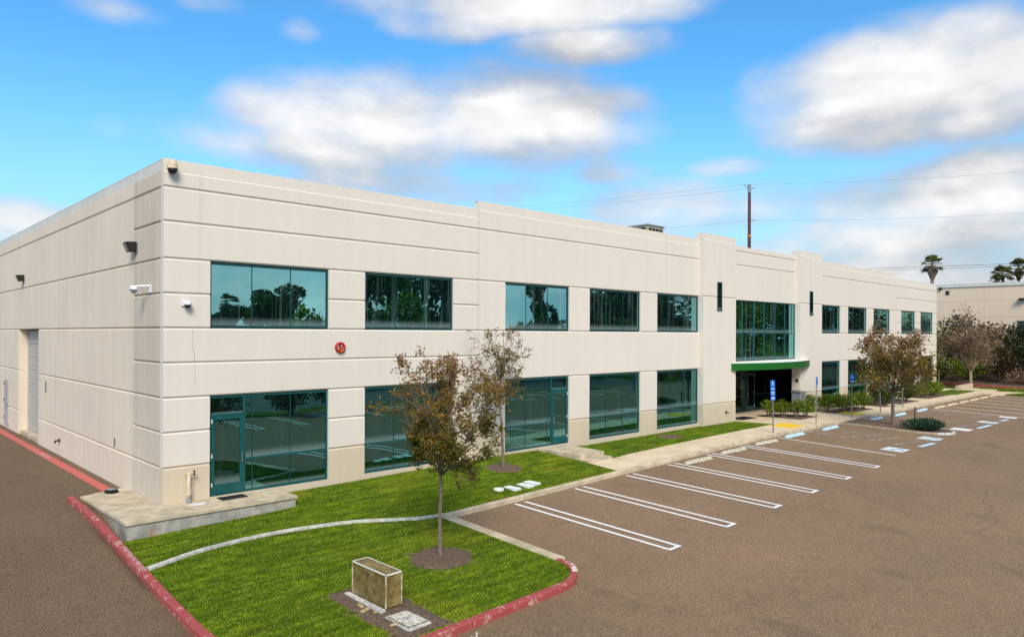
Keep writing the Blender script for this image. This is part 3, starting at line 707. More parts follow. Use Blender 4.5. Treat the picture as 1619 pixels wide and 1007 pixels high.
mb = MB(); ribbon(mb, arc(4.85, -8.7, 1.08, -48, -14, 8), .12, lot, .157); mb.build('paint_patch', worn('chipped_white_paint', (.66, .58, .50), (.40, .10, .09), .52, .58, 6), kr)
def text_mesh(txt, size, mat, name, mf, parent=None):
    cu_ = D.curves.new('txt', 'FONT'); cu_.body = txt; cu_.size = size; cu_.align_x = 'CENTER'; cu_.align_y = 'CENTER'; cu_.resolution_u = 2
    o = D.objects.new('txt', cu_); C.objects.link(o); bpy.context.view_layer.update()
    me = D.meshes.new_from_object(o.evaluated_get(bpy.context.evaluated_depsgraph_get())); D.objects.remove(o)
    for v in me.vertices: v.co = mf(v.co.x, v.co.y)
    me.materials.clear(); me.materials.append(mat); me.name = name
    o = D.objects.new(name, me); C.objects.link(o)
    if parent: o.parent = parent
    return o
text_mesh('NO PARKING FIRE LANE', .15, M_LETTER, 'lettering', lambda a, b: (-1.525 + b * .95, -2.95 - a * .86, lot(-1.62, -2.95 - a * .86) + .158), kr)
text_mesh('FIRE LANE', .30, M_LETTER, 'lettering', lambda a, b: (-.46 + b * .8, 11.6 - a * 1.1, lot(-.5, 11.6 - a * 1.1) + .013), lotO)

# lawn
def in_front(x, y):
    if y < -4.12: return -1.5 < x < 5.93 and y > -9.75 and not (x < 1.38 and y < -6.85 and math.hypot(x - 1.38, y + 6.85) > 2.9) and not (x > 4.85 and y < -8.7 and math.hypot(x - 4.85, y + 8.7) > 1.08)
    if y > 0: return False
    if -1.5 < x < 14.02: return not (x < 3.1 and y > -1.24)
    return False
def in_strip(x, y): return 15.5 < x < 29.1 and -2.72 + (x - 15.4) * .018 < y < 0
SOILS = [(3.98, -6.75, .70), (10.85, -1.5, .55), (21.6, -1.15, .50)]
BOXR = (.95, 1.95, -9.62, -6.95)
def soiled(x, y, gr=0.):
    n = .10 * math.sin(x * 9.1 + y * 5) + .07 * math.sin(y * 13 - x * 6)
    for cx, cy, r in SOILS:
        if math.hypot(x - cx, y - cy) < r + n + gr: return True
    return BOXR[0] + n - gr < x < BOXR[1] + n + gr and BOXR[2] < y < BOXR[3] + n + gr
def lawn_mesh(name, label, inside, x0, x1, y0, y1, st):
    xs_ = np.arange(x0, x1 + st, st); ys_ = np.arange(y0, y1 + st, st); n = len(xs_)
    V = np.array([(x, min(y, 0.0), pad(x, min(y, 0.)) - .012) for y in ys_ for x in xs_])
    F = np.array([(j * n + i, j * n + i + 1, (j + 1) * n + i + 1, (j + 1) * n + i) for j in range(len(ys_) - 1) for i in range(n - 1) if inside(xs_[i] + st / 2, ys_[j] + st / 2)])
    o = mesh_np(name, V, F, M_LAWN); o.data.polygons.foreach_set('use_smooth', [True] * len(F))
    return tag(o, label, 'lawn', kind='structure')
lawn_mesh('lawn', 'mown front lawn wrapping the corner of the building', in_front, -1.56, 14.1, -9.8, 0, .12)
lawn_mesh('lawn', 'narrow lawn strip between walkway and front windows', in_strip, 15.4, 29.2, -2.8, 0, .12)
def blades(name, label, inside, box, dens, h):
    rng = np.random.default_rng(5); n = int((box[1] - box[0]) * (box[3] - box[2]) * dens)
    P = np.stack([rng.uniform(box[0], box[1], n), rng.uniform(box[2], box[3], n)], 1)
    P = np.array([p for p in P if inside(*p) and not soiled(*p)]); n = len(P)
    z = np.array([pad(*p) for p in P]) - .015
    a = rng.uniform(0, 2 * np.pi, n); hh = h * rng.uniform(.5, 1.25, n); w = rng.uniform(.006, .012, n); ln = rng.uniform(.2, .9, n) * hh; b = rng.uniform(0, 2 * np.pi, n)
    V = np.zeros((n, 3, 3)); V[:, 0] = np.stack([P[:, 0] + np.cos(a) * w, P[:, 1] + np.sin(a) * w, z], 1); V[:, 1] = np.stack([P[:, 0] - np.cos(a) * w, P[:, 1] - np.sin(a) * w, z], 1)
    V[:, 2] = np.stack([P[:, 0] + np.cos(b) * ln, P[:, 1] + np.sin(b) * ln, z + hh], 1)
    t = rng.uniform(0, 1, n); dry = np.array([soiled(p[0], p[1], .09) or p[1] > -.10 or (p[0] > 6.2 and p[1] < -4.0) for p in P]) & (rng.uniform(0, 1, n) < .55); t = np.repeat(np.where(dry, .985, t), 3)
    return tag(mesh_np(name, V.reshape(-1, 3), np.arange(n * 3).reshape(n, 3), M_BLADE, None, t), label, 'grass', kind='stuff')
blades('grass', 'short green grass blades over the front lawn', in_front, (-1.5, 14.0, -9.7, 0), 2300, .036)
blades('grass', 'short green grass blades over the narrow lawn strip', in_strip, (15.4, 29.1, -2.8, 0), 900, .04)

# soil patches
def patch(name, label, cx, cy, rx, ry, zf, dz=.012, n=48, bumpy=.03, square=False, kind='structure', rim=True):
    mb = MB(); rng = random.Random(int(cx * 100)); ring = []
    for k in range(n):
        a = 2 * math.pi * k / n; c, s = math.cos(a), math.sin(a)
        if square: q = max(abs(c), abs(s)); c, s = c / q, s / q
        f = 1 + rng.uniform(-.07, .07); ring.append((c * rx * f, s * ry * f))
    mb.v.append((cx, cy, zf(cx, cy) + dz + bumpy))
    for fr_, hh in ((.33, .8), (.66, .7), (.9, .5), (1.0, 0.)):
        for (x, y) in ring:
            X, Y = cx + x * fr_, cy + y * fr_; mb.v.append((X, Y, zf(X, Y) + dz + bumpy * hh * rng.uniform(.3, 1.2) - (.02 if hh == 0 else 0)))
    for k in range(n): mb.f.append((0, 1 + k, 1 + (k + 1) % n))
    for r_ in range(3):
        for k in range(n): mb.f.append((1 + r_ * n + k, 1 + (r_ + 1) * n + k, 1 + (r_ + 1) * n + (k + 1) % n, 1 + r_ * n + (k + 1) % n))
    return tag(mb.build(name, M_SOIL, None, True), label, 'soil', kind=kind)
patch('soil', 'round bare soil ring under the front lawn tree', 3.98, -6.75, .72, .72, pad)
patch('soil', 'round bare soil ring under the tree by the wall', 10.85, -1.5, .62, .62, pad)
patch('soil', 'empty round soil ring in the narrow lawn strip', 21.6, -1.15, .60, .55, pad)
patch('soil', 'bare soil patch around the fibreglass cover and lid', 1.45, -8.25, .55, 1.36, pad, square=True)
def scatter_stones(n, cx, cy, rx, ry, label, s0=.02, s1=.05):
    rng = random.Random(3 + n)
    for i in range(n):
        x, y = cx + rng.uniform(-rx, rx), cy + rng.uniform(-ry, ry); s = rng.uniform(s0, s1); mb = MB()
        mb.lathe([(s * .7, -s * .4), (s, 0), (s * .75, s * .45), (s * .3, s * .6)], 7); mb.v = [(a * rng.uniform(.8, 1.25), b * rng.uniform(.7, 1.2), c) for a, b, c in mb.v]
        tag(mb.build('stone', M_STONE, None, False, loc=(x, y, pad(x, y) + .03)), label, 'stone', 'stones on the bare soil')
scatter_stones(9, 1.12, -8.2, .14, .85, 'pale stone lying on the bare soil beside the fibreglass cover', .025, .06)

# mowing strip
def bez(pts, n=30):
    out = []
    for i in range(n + 1):
        t = i / n * (len(pts) - 1); k = min(int(t), len(pts) - 2); u = t - k
        p = [pts[max(k - 1, 0)], pts[k], pts[k + 1], pts[min(k + 2, len(pts) - 1)]]
        out.append(tuple(.5 * (2 * p[1][j] + (p[2][j] - p[0][j]) * u + (2 * p[0][j] - 5 * p[1][j] + 4 * p[2][j] - p[3][j]) * u * u + (3 * p[1][j] - p[0][j] - 3 * p[2][j] + p[3][j]) * u ** 3) for j in range(2)))
    return out
mp = bez([(-1.46, -3.58), (-.1, -3.2), (2.0, -2.92), (3.75, -3.28), (5.3, -3.98), (6.1, -4.14)], 44); mb = MB(); n = 4
for i, (x, y) in enumerate(mp):
    a, b = mp[max(i - 1, 0)], mp[min(i + 1, len(mp) - 1)]; l = math.hypot(b[0] - a[0], b[1] - a[1]); ox, oy = -(b[1] - a[1]) / l * .065, (b[0] - a[0]) / l * .065; z = pad(x, y)
    mb.v += [(x - ox, y - oy, z - .1), (x - ox * .85, y - oy * .85, z + .045), (x + ox * .85, y + oy * .85, z + .05), (x + ox, y + oy, z - .1)]
for i in range(len(mp) - 1):
    for k in range(3): mb.f.append((i * 4 + k, i * 4 + k + 1, i * 4 + k + 5, i * 4 + k + 4))
M_STRIP = plain('pale_concrete', (.50, .48, .44), .9, 0, .25, 6)
tag(mb.build('mowing_strip', M_STRIP), 'curved pale concrete edging strip across the front lawn', 'edging', kind='structure')

# landing at the corner door
land = thing('concrete_landing', 'raised concrete landing with stained retaining wall at the building corner', 'landing')
zt = lambda x, y: -.03 - .016 * max(0, y) - .004 * max(0, -y)
MB().prism([(-1.24, -1.30), (3.16, -1.30), (3.06, -.004), (-.004, -.004), (-.004, 3.4), (-1.27, 2.85)], zt, lambda x, y: zt(x, y) - .07).build('slab', M_CONC, land)
MB().prism([(-1.20, -1.26), (3.12, -1.26), (3.04, -.006), (-.006, -.006), (-.006, 3.3), (-1.23, 2.75)], lambda x, y: zt(x, y) - .071, -1.3).build('retaining_wall', M_WALLC, land)
MB().prism([(3.0, -1.42), (3.2, -1.42), (3.2, -1.25), (3.0, -1.25)], -.02, -.6)
for a, b in (((-1.2, .9), (-.01, .95)), ((-.01, -.01), (.55, -1.28))):
    mb = MB(); ribbon(mb, line(*a, *b, 3), .012, zt, .004); mb.build('joint', M_SEAL, land)
t = thing('door_mat', 'black rubber door mat before the first glass door', 'mat', (1.72, -.32, zt(0, -.3)))
MB().box(-.36, .36, -.2, .2, .002, .02).build('mat_body', M_BLACK, t, bevel=.006)
mb = MB(); rng = random.Random(4); pts = []
for k in range(26):
    a = 2 * math.pi * k / 26; r_ = (.26 + .05 * math.sin(3 * a) + rng.uniform(-.03, .03)); pts.append((.72 + math.cos(a) * r_, -.45 + math.sin(a) * r_ * .55))
mb.v = [(x, y, zt(x, y) + .004) for x, y in pts]; mb.f = [tuple(range(26))]
tag(mb.build('paint_spill', M_WHITEP), 'white paint spill on the landing round the standpipe', 'stain')
for x, y, s in ((.25, -.62, .07), (-.35, -.45, .035), (.1, -.25, .03)):
    mb = MB(); mb.v = [(x + math.cos(a) * s * (1 + .3 * math.sin(5 * a)), y + math.sin(a) * s * .5, zt(x, y) + .004) for a in [k * .5 for k in range(12)]]; mb.f = [tuple(range(12))]
    tag(mb.build('paint_drip', M_WHITEP), 'small white paint drip on the corner landing', 'stain', 'paint drips on the landing')
t = thing('bait_station', 'black plastic bait box on the landing edge near the side wall', 'box', (-.5, 2.75, zt(0, 2.8)), R(25))
MB().box(-.13, .13, -.16, .16, 0, .10).build('box_body', M_BLACK, t, bevel=.03)
MB().box(-.10, .10, -.12, .12, .101, .118).build('lid', M_GREYM, t, bevel=.006)

# steps to the second door
st = thing('concrete_steps', 'two concrete steps with landing at the second glass door', 'steps')
MB().prism([(14.12, -2.22), (15.55, -2.22), (15.75, -.004), (14.05, -.004)], -.03, -1.0).build('landing', M_CONC, st, bevel=.008)
MB().prism([(14.12, -2.60), (15.6, -2.60), (15.6, -2.222), (14.12, -2.222)], -.19, -1.0).build('step', M_CONC, st, bevel=.008)

# walkway slabs
walk = thing('walkway', 'tan concrete walkway of jointed slabs along the building front', 'walkway'); walk['kind'] = 'structure'
M_WALK = plain('tan_concrete_paving', (.63, .50, .345), .9, 0, .12, 1.3)
def wz(x, y): return min(pad(x, y), lot(x, -4.2) + .15 + .03 * (y + 4.2)) + .014 if x < 30 else pad(x, y) + .014
def slab(poly):
    cx = sum(p[0] for p in poly) / len(poly); cy = sum(p[1] for p in poly) / len(poly)
    q = [(x + (.006 if x < cx else -.006), y + (.006 if y < cy else -.006)) for x, y in poly]
    MB().prism(q, lambda x, y: wz(x, y), lambda x, y: wz(x, y) - .12).build('slab', M_WALK, walk)
xw = 14.05; 
while xw < 28.9:
    x1 = min(xw + 1.52, 29.15); f = lambda x: -2.62 + (x - 14) * .01
    if x1 > 28.4: x1 = 29.15
    slab([(xw, -4.04), (x1, -4.04), (x1, f(x1)), (xw, f(xw))]); xw = x1
xw = 29.15
cols = []
while xw < 64.2:
    x1 = min(xw + 1.75, 64.3); cols.append((xw, x1)); xw = x1
for x0, x1 in cols:
    slab([(x0, -4.04), (x1, -4.04), (x1, -2.62), (x0, -2.62)])
    slab([(x0, -2.62), (x1, -2.62), (x1, -1.3), (x0, -1.3)])
    yb = 1.7 if x1 < 37.9 else -.002
    if x0 > 36.8 or x1 < 29: yb = -.002
    if 29.1 < x0 < 36.8: yb = 1.7
    if yb > 1: slab([(x0, -1.3), (x1, -1.3), (x1, -.26), (x0, -.26)]); slab([(x0, -.26), (x1, -.26), (x1, yb), (x0, yb)])
    else: slab([(x0, -1.3), (x1, -1.3), (x1, -.26 if x0 < 40 else yb), (x0, -.26 if x0 < 40 else yb)])
x0 = 64.3
while x0 < 67: slab([(x0, -4.04), (x0 + 1.6, -4.04), (x0 + 1.6, -2.4), (x0, -2.4)]); x0 += 1.6
t = thing('door_mat', 'black mat on the walkway by the left entrance pilaster', 'mat', (30.6, .1, -.125))
MB().box(-.8, .8, -.45, .45, .0, .02).build('mat_body', M_BLACK, t, bevel=.006)
# tactile pads
for (x0, x1, lab) in ((28.3, 29.75, 'yellow tactile ramp pad behind the first blue sign'), (36.55, 38.0, 'yellow tactile ramp pad behind the third blue sign')):
    mb = MB(); mb.prism([(x0, -3.85), (x1, -3.75), (x1, -2.6), (x0, -2.6)], lambda x, y: wz(x, y) + .012, lambda x, y: wz(x, y) + .002)
    po = tag(mb.build('tactile_pad', M_YEL), lab, 'tactile pad', 'tactile pads on the walkway')

# ------------------------------------------------------------------ road markings (parts of the lot)
def hairpin(x0, y0, y1, gap, w, mat, slant=0.):
    mb = MB(); d = slant
    ribbon(mb, line(x0, y0, x0 + d, y1), w, lot, .006); ribbon(mb, line(x0 + gap, y0 - .02, x0 + gap + d, y1), w, lot, .006)
    ribbon(mb, line(x0 - w / 2 + d, y1, x0 + gap + w / 2 + d, y1, 2), w, lot, .010)
    return mb.build('stall_line', mat, lotO)
for x0 in (8.72, 11.45, 14.18, 16.78, 19.52, 22.26): hairpin(x0, -4.32, -9.85, .40, .11, M_LINE)
mb = MB(); ribbon(mb, line(25.75, -4.3, 25.5, -9.5), .11, lot); mb.build('stall_line', M_LINE, lotO)
for x0 in (45.9, 48.4, 51.05, 53.75, 56.4, 59.1, 61.7): hairpin(x0, -4.9, -10.6, .34, .13, M_PINK)
def faded(pts, w, mat): 
    mb = MB(); ribbon(mb, pts, w, lot); mb.build('faded_line', mat, lotO)
for x in (28.35, 30.75): faded(line(x, -4.4, x, -9.3, 14), .09, M_OLDL)
for x in (37.9, 40.3, 43.0): faded(line(x, -4.5, x, -9.3, 14), .09, M_OLDL)
for i in range(4): faded(line(28.4, -4.9 - i * 1.2, 30.7, -5.9 - i * 1.0, 8), .10, M_OLDB)
for i in range(4): faded(line(37.95, -4.9 - i * 1.2, 40.25, -5.9 - i * 1.0, 8), .10, M_OLDB)
for i in range(3): faded(line(43.05, -5.0 - i * 1.4, 45.4, -6.0 - i * 1.2, 8), .10, M_OLDB)
faded(line(28.4, -4.45, 30.7, -4.45, 4), .10, M_OLDB); faded(line(37.9, -4.5, 40.3, -4.5, 4), .1, M_OLDB)
for a, b in ((28.7, 30.45), (38.0, 40.25), (42.9, 44.2)):
    mb = MB(); ribbon(mb, line(a, -9.42, b, -9.5, 4), .22, lot); mb.build('painted_bar', M_LBLUE, lotO)
def access_symbol(cx, cy, plain_=False, w=1.0):
    mb = MB(); ribbon(mb, line(cx, cy + .45, cx, cy - .45, 3), w, lot, .006); mb.build('painted_square', M_PBLUE if not plain_ else M_LINE, lotO)
    if plain_: return
    P = lambda pts: [(cx - .5 * .9 + px * .9, cy + .42 - py * .84) for px, py in pts]
    mb = MB(); ribbon(mb, P([(.42, .12), (.42, .55), (.72, .55), (.85, .85)]), .09, lot, .011)
    ribbon(mb, P([(.36 + .24 * math.cos(R(a)), .66 + .24 * math.sin(R(a))) for a in range(-150, 130, 20)]), .07, lot, .012)
    ribbon(mb, P([(.40, .02), (.46, .10)]), .12, lot, .012)
    mb.build('wheelchair_symbol', M_OLDB, lotO)
access_symbol(27.0, -8.98); access_symbol(31.8, -8.95); access_symbol(36.8, -8.97, True); access_symbol(41.5, -9.1); access_symbol(45.35, -9.25, True, .7)
# cracks
def crack(pts, w=.022, seed=1):
    rng = random.Random(seed); q = []
    for (a, b) in zip(pts[:-1], pts[1:]):
        n = max(2, int(math.hypot(b[0] - a[0], b[1] - a[1]) / .22))
        for i in range(n): q.append((a[0] + (b[0] - a[0]) * i / n + rng.uniform(-.05, .05), a[1] + (b[1] - a[1]) * i / n + rng.uniform(-.05, .05)))
    mb = MB(); ribbon(mb, q, [rng.uniform(.25, 1) * w for _ in q], lot, .004); mb.build('crack', M_CRACK, lotO)
crack([(19.4, -8.7), (18.4, -10.2), (16.9, -12.06), (16.2, -13.4), (15.7, -14.6), (15.45, -15.83), (15.0, -18)], .017)
crack([(21.45, -13.7), (19.7, -13.95), (18.85, -14.42), (17.89, -14.43), (17.5, -14.85), (15.75, -14.72)], .022, 5)
crack([(23.6, -9.6), (24.6, -8.5), (25.0, -7.9)], .02, 9)
crack([(1.0, -11.2), (1.5, -10.6), (2.1, -10.3)], .03, 12)

# island
M_TANK = plain('dusty_concrete', (.33, .26, .19), .9, 0, .2, 5)
isl = kerb('kerb', 'rounded concrete kerb round the planted parking island', [(33.05, -4.2), (33.05, -7.9)] + arc(34.45, -7.9, 1.4, 180, 360, 12)[1:] + [(35.85, -4.2)], .13, .10, lambda s: M_TANK if not 3.6 < s < 8.5 else M_STRIP, 2.5)
mb = MB(); ip = [(33.15, -4.2), (33.15, -7.9)] + arc(34.45, -7.9, 1.3, 180, 360, 12)[1:] + [(35.75, -4.2)]
mb.prism(ip, lambda x, y: lot(x, y) + .075, -1.); tag(mb.build('soil', M_SOIL), 'bare soil bed filling the parking island', 'soil', kind='structure')
iz = lambda x, y: lot(x, y) + .075

# wheel stops
def wheel_stop(mat, label, group):
    t = thing('wheel_stop', label, 'wheel stop', group=group); mb = MB(); L = .92
    mb.v = [(-L, -.10, 0), (L, -.10, 0), (L, .10, 0), (-L, .10, 0), (-L + .10, -.055, .125), (L - .10, -.055, .125), (L - .10, .055, .125), (-L + .10, .055, .125)]
    mb.f = [(0, 3, 2, 1), (4, 5, 6, 7), (0, 1, 5, 4), (1, 2, 6, 5), (2, 3, 7, 6), (3, 0, 4, 7)]
    mb.build('body', mat, t, bevel=.018)
    for x in (-.6, .6): MB().lathe([(.022, .126), (.02, .134), (.008, .137)], 8, (x, 0, 0)).build('pin', M_DARKM, t)
    return t
def place_stops(mat, spots, group):
    p0 = None
    for i, (x, y, lab) in enumerate(spots):
        t = wheel_stop(mat, lab, group) if p0 is None else copy_tree(p0)
        p0 = p0 or t; t.location = (x, y, lot(x, y) + .003); t['label'] = lab; t.rotation_euler = (0, 0, R(random.uniform(-2, 2)))
place_stops(M_STOP, [(18.1, -4.85, 'weathered grey wheel stop nearest to the camera'), (20.85, -4.8, 'weathered grey wheel stop in the middle of the three grey ones'), (23.8, -4.75, 'weathered grey wheel stop next to the first pale blue one')], 'weathered grey wheel stops')
place_stops(M_LBLUE, [(26.8, -4.65, 'pale blue wheel stop in front of the leftmost blue sign'), (30.75, -4.68, 'pale blue wheel stop between second sign and planted island'), (35.0 + 1.9, -4.72, 'pale blue wheel stop just right of the planted island'), (40.3, -4.85, 'pale blue wheel stop seen right of the island tree trunk'), (44.2, -4.9, 'rightmost pale blue wheel stop beside the stall lines')], 'pale blue wheel stops')
place_stops(M_TANSTOP, [(x, -5.05, 'tan wheel stop, number %s along the far row of stalls' % n) for x, n in ((47.3, 'one nearest the blue stops'), (50.0, 'two'), (52.8, 'three'), (55.5, 'four'), (58.2, 'five'), (60.9, 'six and farthest'))], 'tan wheel stops in the far stalls')

# blue parking signs
def sign(x, y, h, plates, lean, rz, label):
    z = wz(x, y); t = thing('parking_sign', label, 'sign', (x, y, z), rz, 'blue accessible parking signs')
    lx = math.tan(R(lean)); sh = lambda a, b, c: (a + lx * c, b, c)
    mb = MB(); mb.box(-.025, .025, -.02, .02, -.05, h, sh); mb.build('post', M_METAL, t)
    for z0, z1, w in plates:
        mb = MB(); mb.box(-w / 2, w / 2, -.032, -.022, z0, z1, sh); pl = mb.build('plate', M_BLUE, t)
        mb = MB(); zc = (z0 + z1) / 2; hh = (z1 - z0)
        Y = -.034
        def ln(ax, az, bx, bz, wd):
            dx, dz = bx - ax, bz - az; l = math.hypot(dx, dz); ox, oz = -dz / l * wd / 2, dx / l * wd / 2
            mb.quad(*[sh(px, Y, pz) for px, pz in ((ax + ox, az + oz), (bx + ox, bz + oz), (bx - ox, bz - oz), (ax - ox, az - oz))])
        if hh > .3:
            s = w * .8; q = lambda u, v: (-.5 * s + u * s, zc + hh * .2 - s * .45 + (1 - v) * s)
            for a, b in (((.42, .16), (.42, .58)), ((.42, .58), (.70, .58)), ((.70, .58), (.82, .86))): ln(*q(*a), *q(*b), .022)
            ar = [q(.38 + .25 * math.cos(R(k)), .68 + .25 * math.sin(R(k))) for k in range(-160, 121, 28)]
            for a, b in zip(ar[:-1], ar[1:]): ln(*a, *b, .016)
            ln(*q(.39, .03), *q(.45, .12), .03)
            ln(-w * .36, z0 + hh * .12, w * .36, z0 + hh * .12, .035)
        else:
            ln(-w * .38, zc + hh * .2, w * .38, zc + hh * .2, .03); ln(-w * .3, zc - hh * .12, w * .3, zc - hh * .12, .03)
        mb.build('marking', M_WHITE, pl)
sign(26.05, -3.93, 2.45, [(2.02, 2.48, .31), (1.74, 2.0, .31), (1.54, 1.72, .31)], -2.2, R(-14), 'tall blue sign with three plates left of the first tactile pad')
sign(30.8, -3.9, 2.4, [(2.0, 2.45, .31)], 1.2, R(8), 'blue sign turned nearly edge on in front of the clipped shrubs')
sign(35.3, -3.95, 2.4, [(1.98, 2.42, .30)], .6, R(-36), 'blue sign behind the second tactile pad facing the lot')
sign(39.7, -3.95, 2.4, [(2.05, 2.45, .31), (1.8, 2.03, .31)], -2.6, R(-28), 'leaning blue sign just left of the island tree trunk')
sign(43.5, -3.95, 2.3, [(2.0, 2.28, .30)], 0, R(-30), 'rightmost blue sign partly behind the island tree foliage')

# post on the island, drop box
t = thing('bollard', 'short brown post standing behind the island ground cover', 'bollard', (35.5, -7.15, iz(35.5, -7.15)))
MB().tube([(0, 0, -.05), (0, 0, .92)], .06, 10).build('post', M_BARK, t); MB().lathe([(.065, .92), (.065, .95), (.03, .98)], 10).build('cap', M_BARK, t)
t = thing('drop_box', 'grey metal drop box on a pedestal right of the entrance', 'drop box', (35.35, -.9, wz(35.3, -.9)), R(-8))
MB().box(-.11, .11, -.10, .10, 0, .50).build('pedestal', M_GREYM, t, bevel=.008)
MB().box(-.30, .30, -.27, .27, .50, 1.24).build('box_body', M_GREYM, t, bevel=.012)
MB().hexa([(-.34, -.32, 1.242), (.34, -.32, 1.242), (.34, .30, 1.242), (-.34, .30, 1.242), (-.34, -.32, 1.27), (.34, -.32, 1.27), (.34, .30, 1.34), (-.34, .30, 1.34)]).build('lid', M_METAL, t)
MB().box(-.2, .2, -.29, -.272, .85, 1.15).build('hatch', M_METAL, t)

# valve lids, cover and lid in the lawns
t = thing('irrigation_box', 'round white irrigation lid, leftmost of the four in the grass', 'lid', (8.95, -3.33, pad(8.95, -3.33)), 0, 'white irrigation lids in the lawn')
MB().lathe([(.16, -.05), (.165, .03), (.155, .042), (.05, .045)], 24).build('lid_plate', M_WHITE, t)
for x, y, lab in ((9.42, -3.45, 'rectangular white irrigation lid next to the round lid'), (9.98, -3.47, 'rectangular white irrigation lid second from the right'), (10.36, -3.4, 'rightmost rectangular white irrigation lid beside the kerb')):
    t = thing('irrigation_box', lab, 'lid', (x, y, pad(x, y)), R(3), 'white irrigation lids in the lawn')
    MB().box(-.15, .15, -.27, .27, -.05, .028).build('box_rim', M_WHITEP, t, bevel=.01); MB().box(-.13, .13, -.25, .25, .0285, .038).build('lid_plate', M_WHITE, t, bevel=.004)
M_TRIM = worn('worn_white_trim', (.78, .76, .68), (.42, .33, .14), .55, .66, 9)
zc = pad(1.5, -7.8) + .02
t = thing('valve_cover', 'aged amber fibreglass box cover with white edges on bare soil', 'cover', (1.52, -7.82, zc), R(0))
HX, HY, HZ = .18, .60, .66
MB().box(-HX - .14, -HX - .02, -HY - .04, HY + .1, -.06, .035).build('concrete_edge', M_STRIP, t, bevel=.01)
for nm, b in (('side_panel', (-HX, -HX + .012, -HY, HY, .03, HZ)), ('side_panel', (HX - .012, HX, -HY, HY, .03, HZ)), ('end_panel', (-HX + .012, HX - .012, -HY, -HY + .012, .03, HZ)), ('end_panel', (-HX + .012, HX - .012, HY - .012, HY, .03, HZ)), ('top_panel', (-HX, HX, -HY, HY, HZ, HZ + .014))):
    MB().box(*b).build(nm, M_AMBER, t)
e = .009
for b in ((-HX, -HX, -HY, HY, HZ, HZ), (HX, HX, -HY, HY, HZ, HZ), (-HX, HX, -HY, -HY, HZ, HZ), (-HX, HX, HY, HY, HZ, HZ)):
    MB().box(b[0] - e, b[1] + e, b[2] - e, b[3] + e, HZ - .006, HZ + .018).build('edge_trim', M_TRIM, t)
M_EDGE = worn('worn_white_edge', (.62, .58, .46), (.30, .22, .07), .42, .55, 8)
for x, y in ((-HX, -HY), (-HX, HY), (HX, -HY), (HX, HY)):
    MB().box(x - .012, x + .012, y - .012, y + .012, .03, HZ - .005).build('corner_trim', M_EDGE, t)
mb = MB(); mb.tube([(0, -.42, -.05), (0, -.42, .30), (0, .42, .30), (0, .42, -.05)], .045, 10); mb.build('valve_pipe', M_DARKM, t)
MB().tube([(0, 0, .30), (0, 0, .46)], .06, 10).build('valve_body', M_DARKM, t)
t = thing('utility_box', 'concrete utility box lid with pale centre plate beside the kerb', 'lid', (1.42, -9.02, pad(1.42, -9.02) + .012))
MB().box(-.27, .27, -.40, .40, -.08, .04).build('collar', M_STRIP, t, bevel=.025)
MB().box(-.215, .215, -.335, .335, .041, .052).build('lid_plate', M_STOP, t, bevel=.006)
mb = MB()
for b in ((-.225, .225, -.345, -.335), (-.225, .225, .335, .345), (-.225, -.215, -.335, .335), (.215, .225, -.335, .335)): mb.box(b[0], b[1], b[2], b[3], .0405, .044)
mb.build('joint', M_SEAL, t)
MB().box(-.085, .085, -.16, .16, .0525, .058).build('centre_plate', M_STRIP, t)
for x, y in ((-.02, .07), (.03, .03), (-.02, -.02)): MB().box(x - .02, x + .02, y - .012, y + .012, .0582, .060).build('plate_marking', M_DARKM, t)
# paint-stained drain by the kerb
t = thing('debris', 'rubbish and chipped paint lying by the red kerb', 'debris', (2.0, -10.12, lot(2, -10.12)))
for x, y, a, m in ((0, 0, 20, M_LBLUE), (.22, .06, 50, M_STRIP), (-.16, .04, 5, M_STONE), (.1, -.1, 80, M_TANP)):
    mb = MB(); c, s = math.cos(R(a)), math.sin(R(a)); mb.box(-.09, .09, -.02, .02, .004, .014, lambda p, q, r_: (x + p * c - q * s, y + p * s + q * c, r_)); mb.build('scrap', m, t)

# ------------------------------------------------------------------ vegetation
def leaf_cloud(P, size, rng, tint, flat=.0):
    """diamond leaves at points P -> V, F, T"""
    n = len(P); d = rng.normal(size=(n, 3)); d[:, 2] *= (1 - flat); d /= np.linalg.norm(d, axis=1)[:, None] + 1e-9
    r_ = rng.normal(size=(n, 3)); e = np.cross(d, r_); e /= np.linalg.norm(e, axis=1)[:, None] + 1e-9
    s = size * rng.uniform(.6, 1.35, n)[:, None]
    V = np.stack([P - d * s, P + e * s * .45, P + d * s, P - e * s * .45], 1).reshape(-1, 3)
    return V, np.arange(n * 4).reshape(n, 4), np.repeat(tint, 4)
def grow(rng, p, d, L, r, level, spec, tubes, tips):
    n = spec['seg'][level]; pts = [np.array(p)]; d = np.array(d, float)
    for i in range(n):
        d = d + rng.normal(size=3) * spec['wob'][level]; d[2] += spec['up'][level]; d /= np.linalg.norm(d); pts.append(pts[-1] + d * L / n)
    rr = [r * (1 - .7 * i / n) for i in range(n + 1)]; tubes.append((pts, rr, level))
    if level == len(spec['kids']):
        for i in range(1, n + 1): tips.append((pts[i], level))
        return
    for k in range(spec['kids'][level]):
        f = rng.uniform(spec['from'][level], 1.); i = min(int(f * n), n - 1); q = pts[i] + (pts[i + 1] - pts[i]) * (f * n - i)
        t = pts[i + 1] - pts[i]; t /= np.linalg.norm(t); s = rng.normal(size=3); s -= t * s.dot(t); s /= np.linalg.norm(s)
        a = spec['ang'][level] * rng.uniform(.6, 1.3); nd = t * math.cos(a) + s * math.sin(a)
        grow(rng, q, nd, L * spec['len'][level] * rng.uniform(.6, 1.2) * (1.15 - .5 * f), rr[i] * .6, level + 1, spec, tubes, tips)
    tips.append((pts[-1], level))
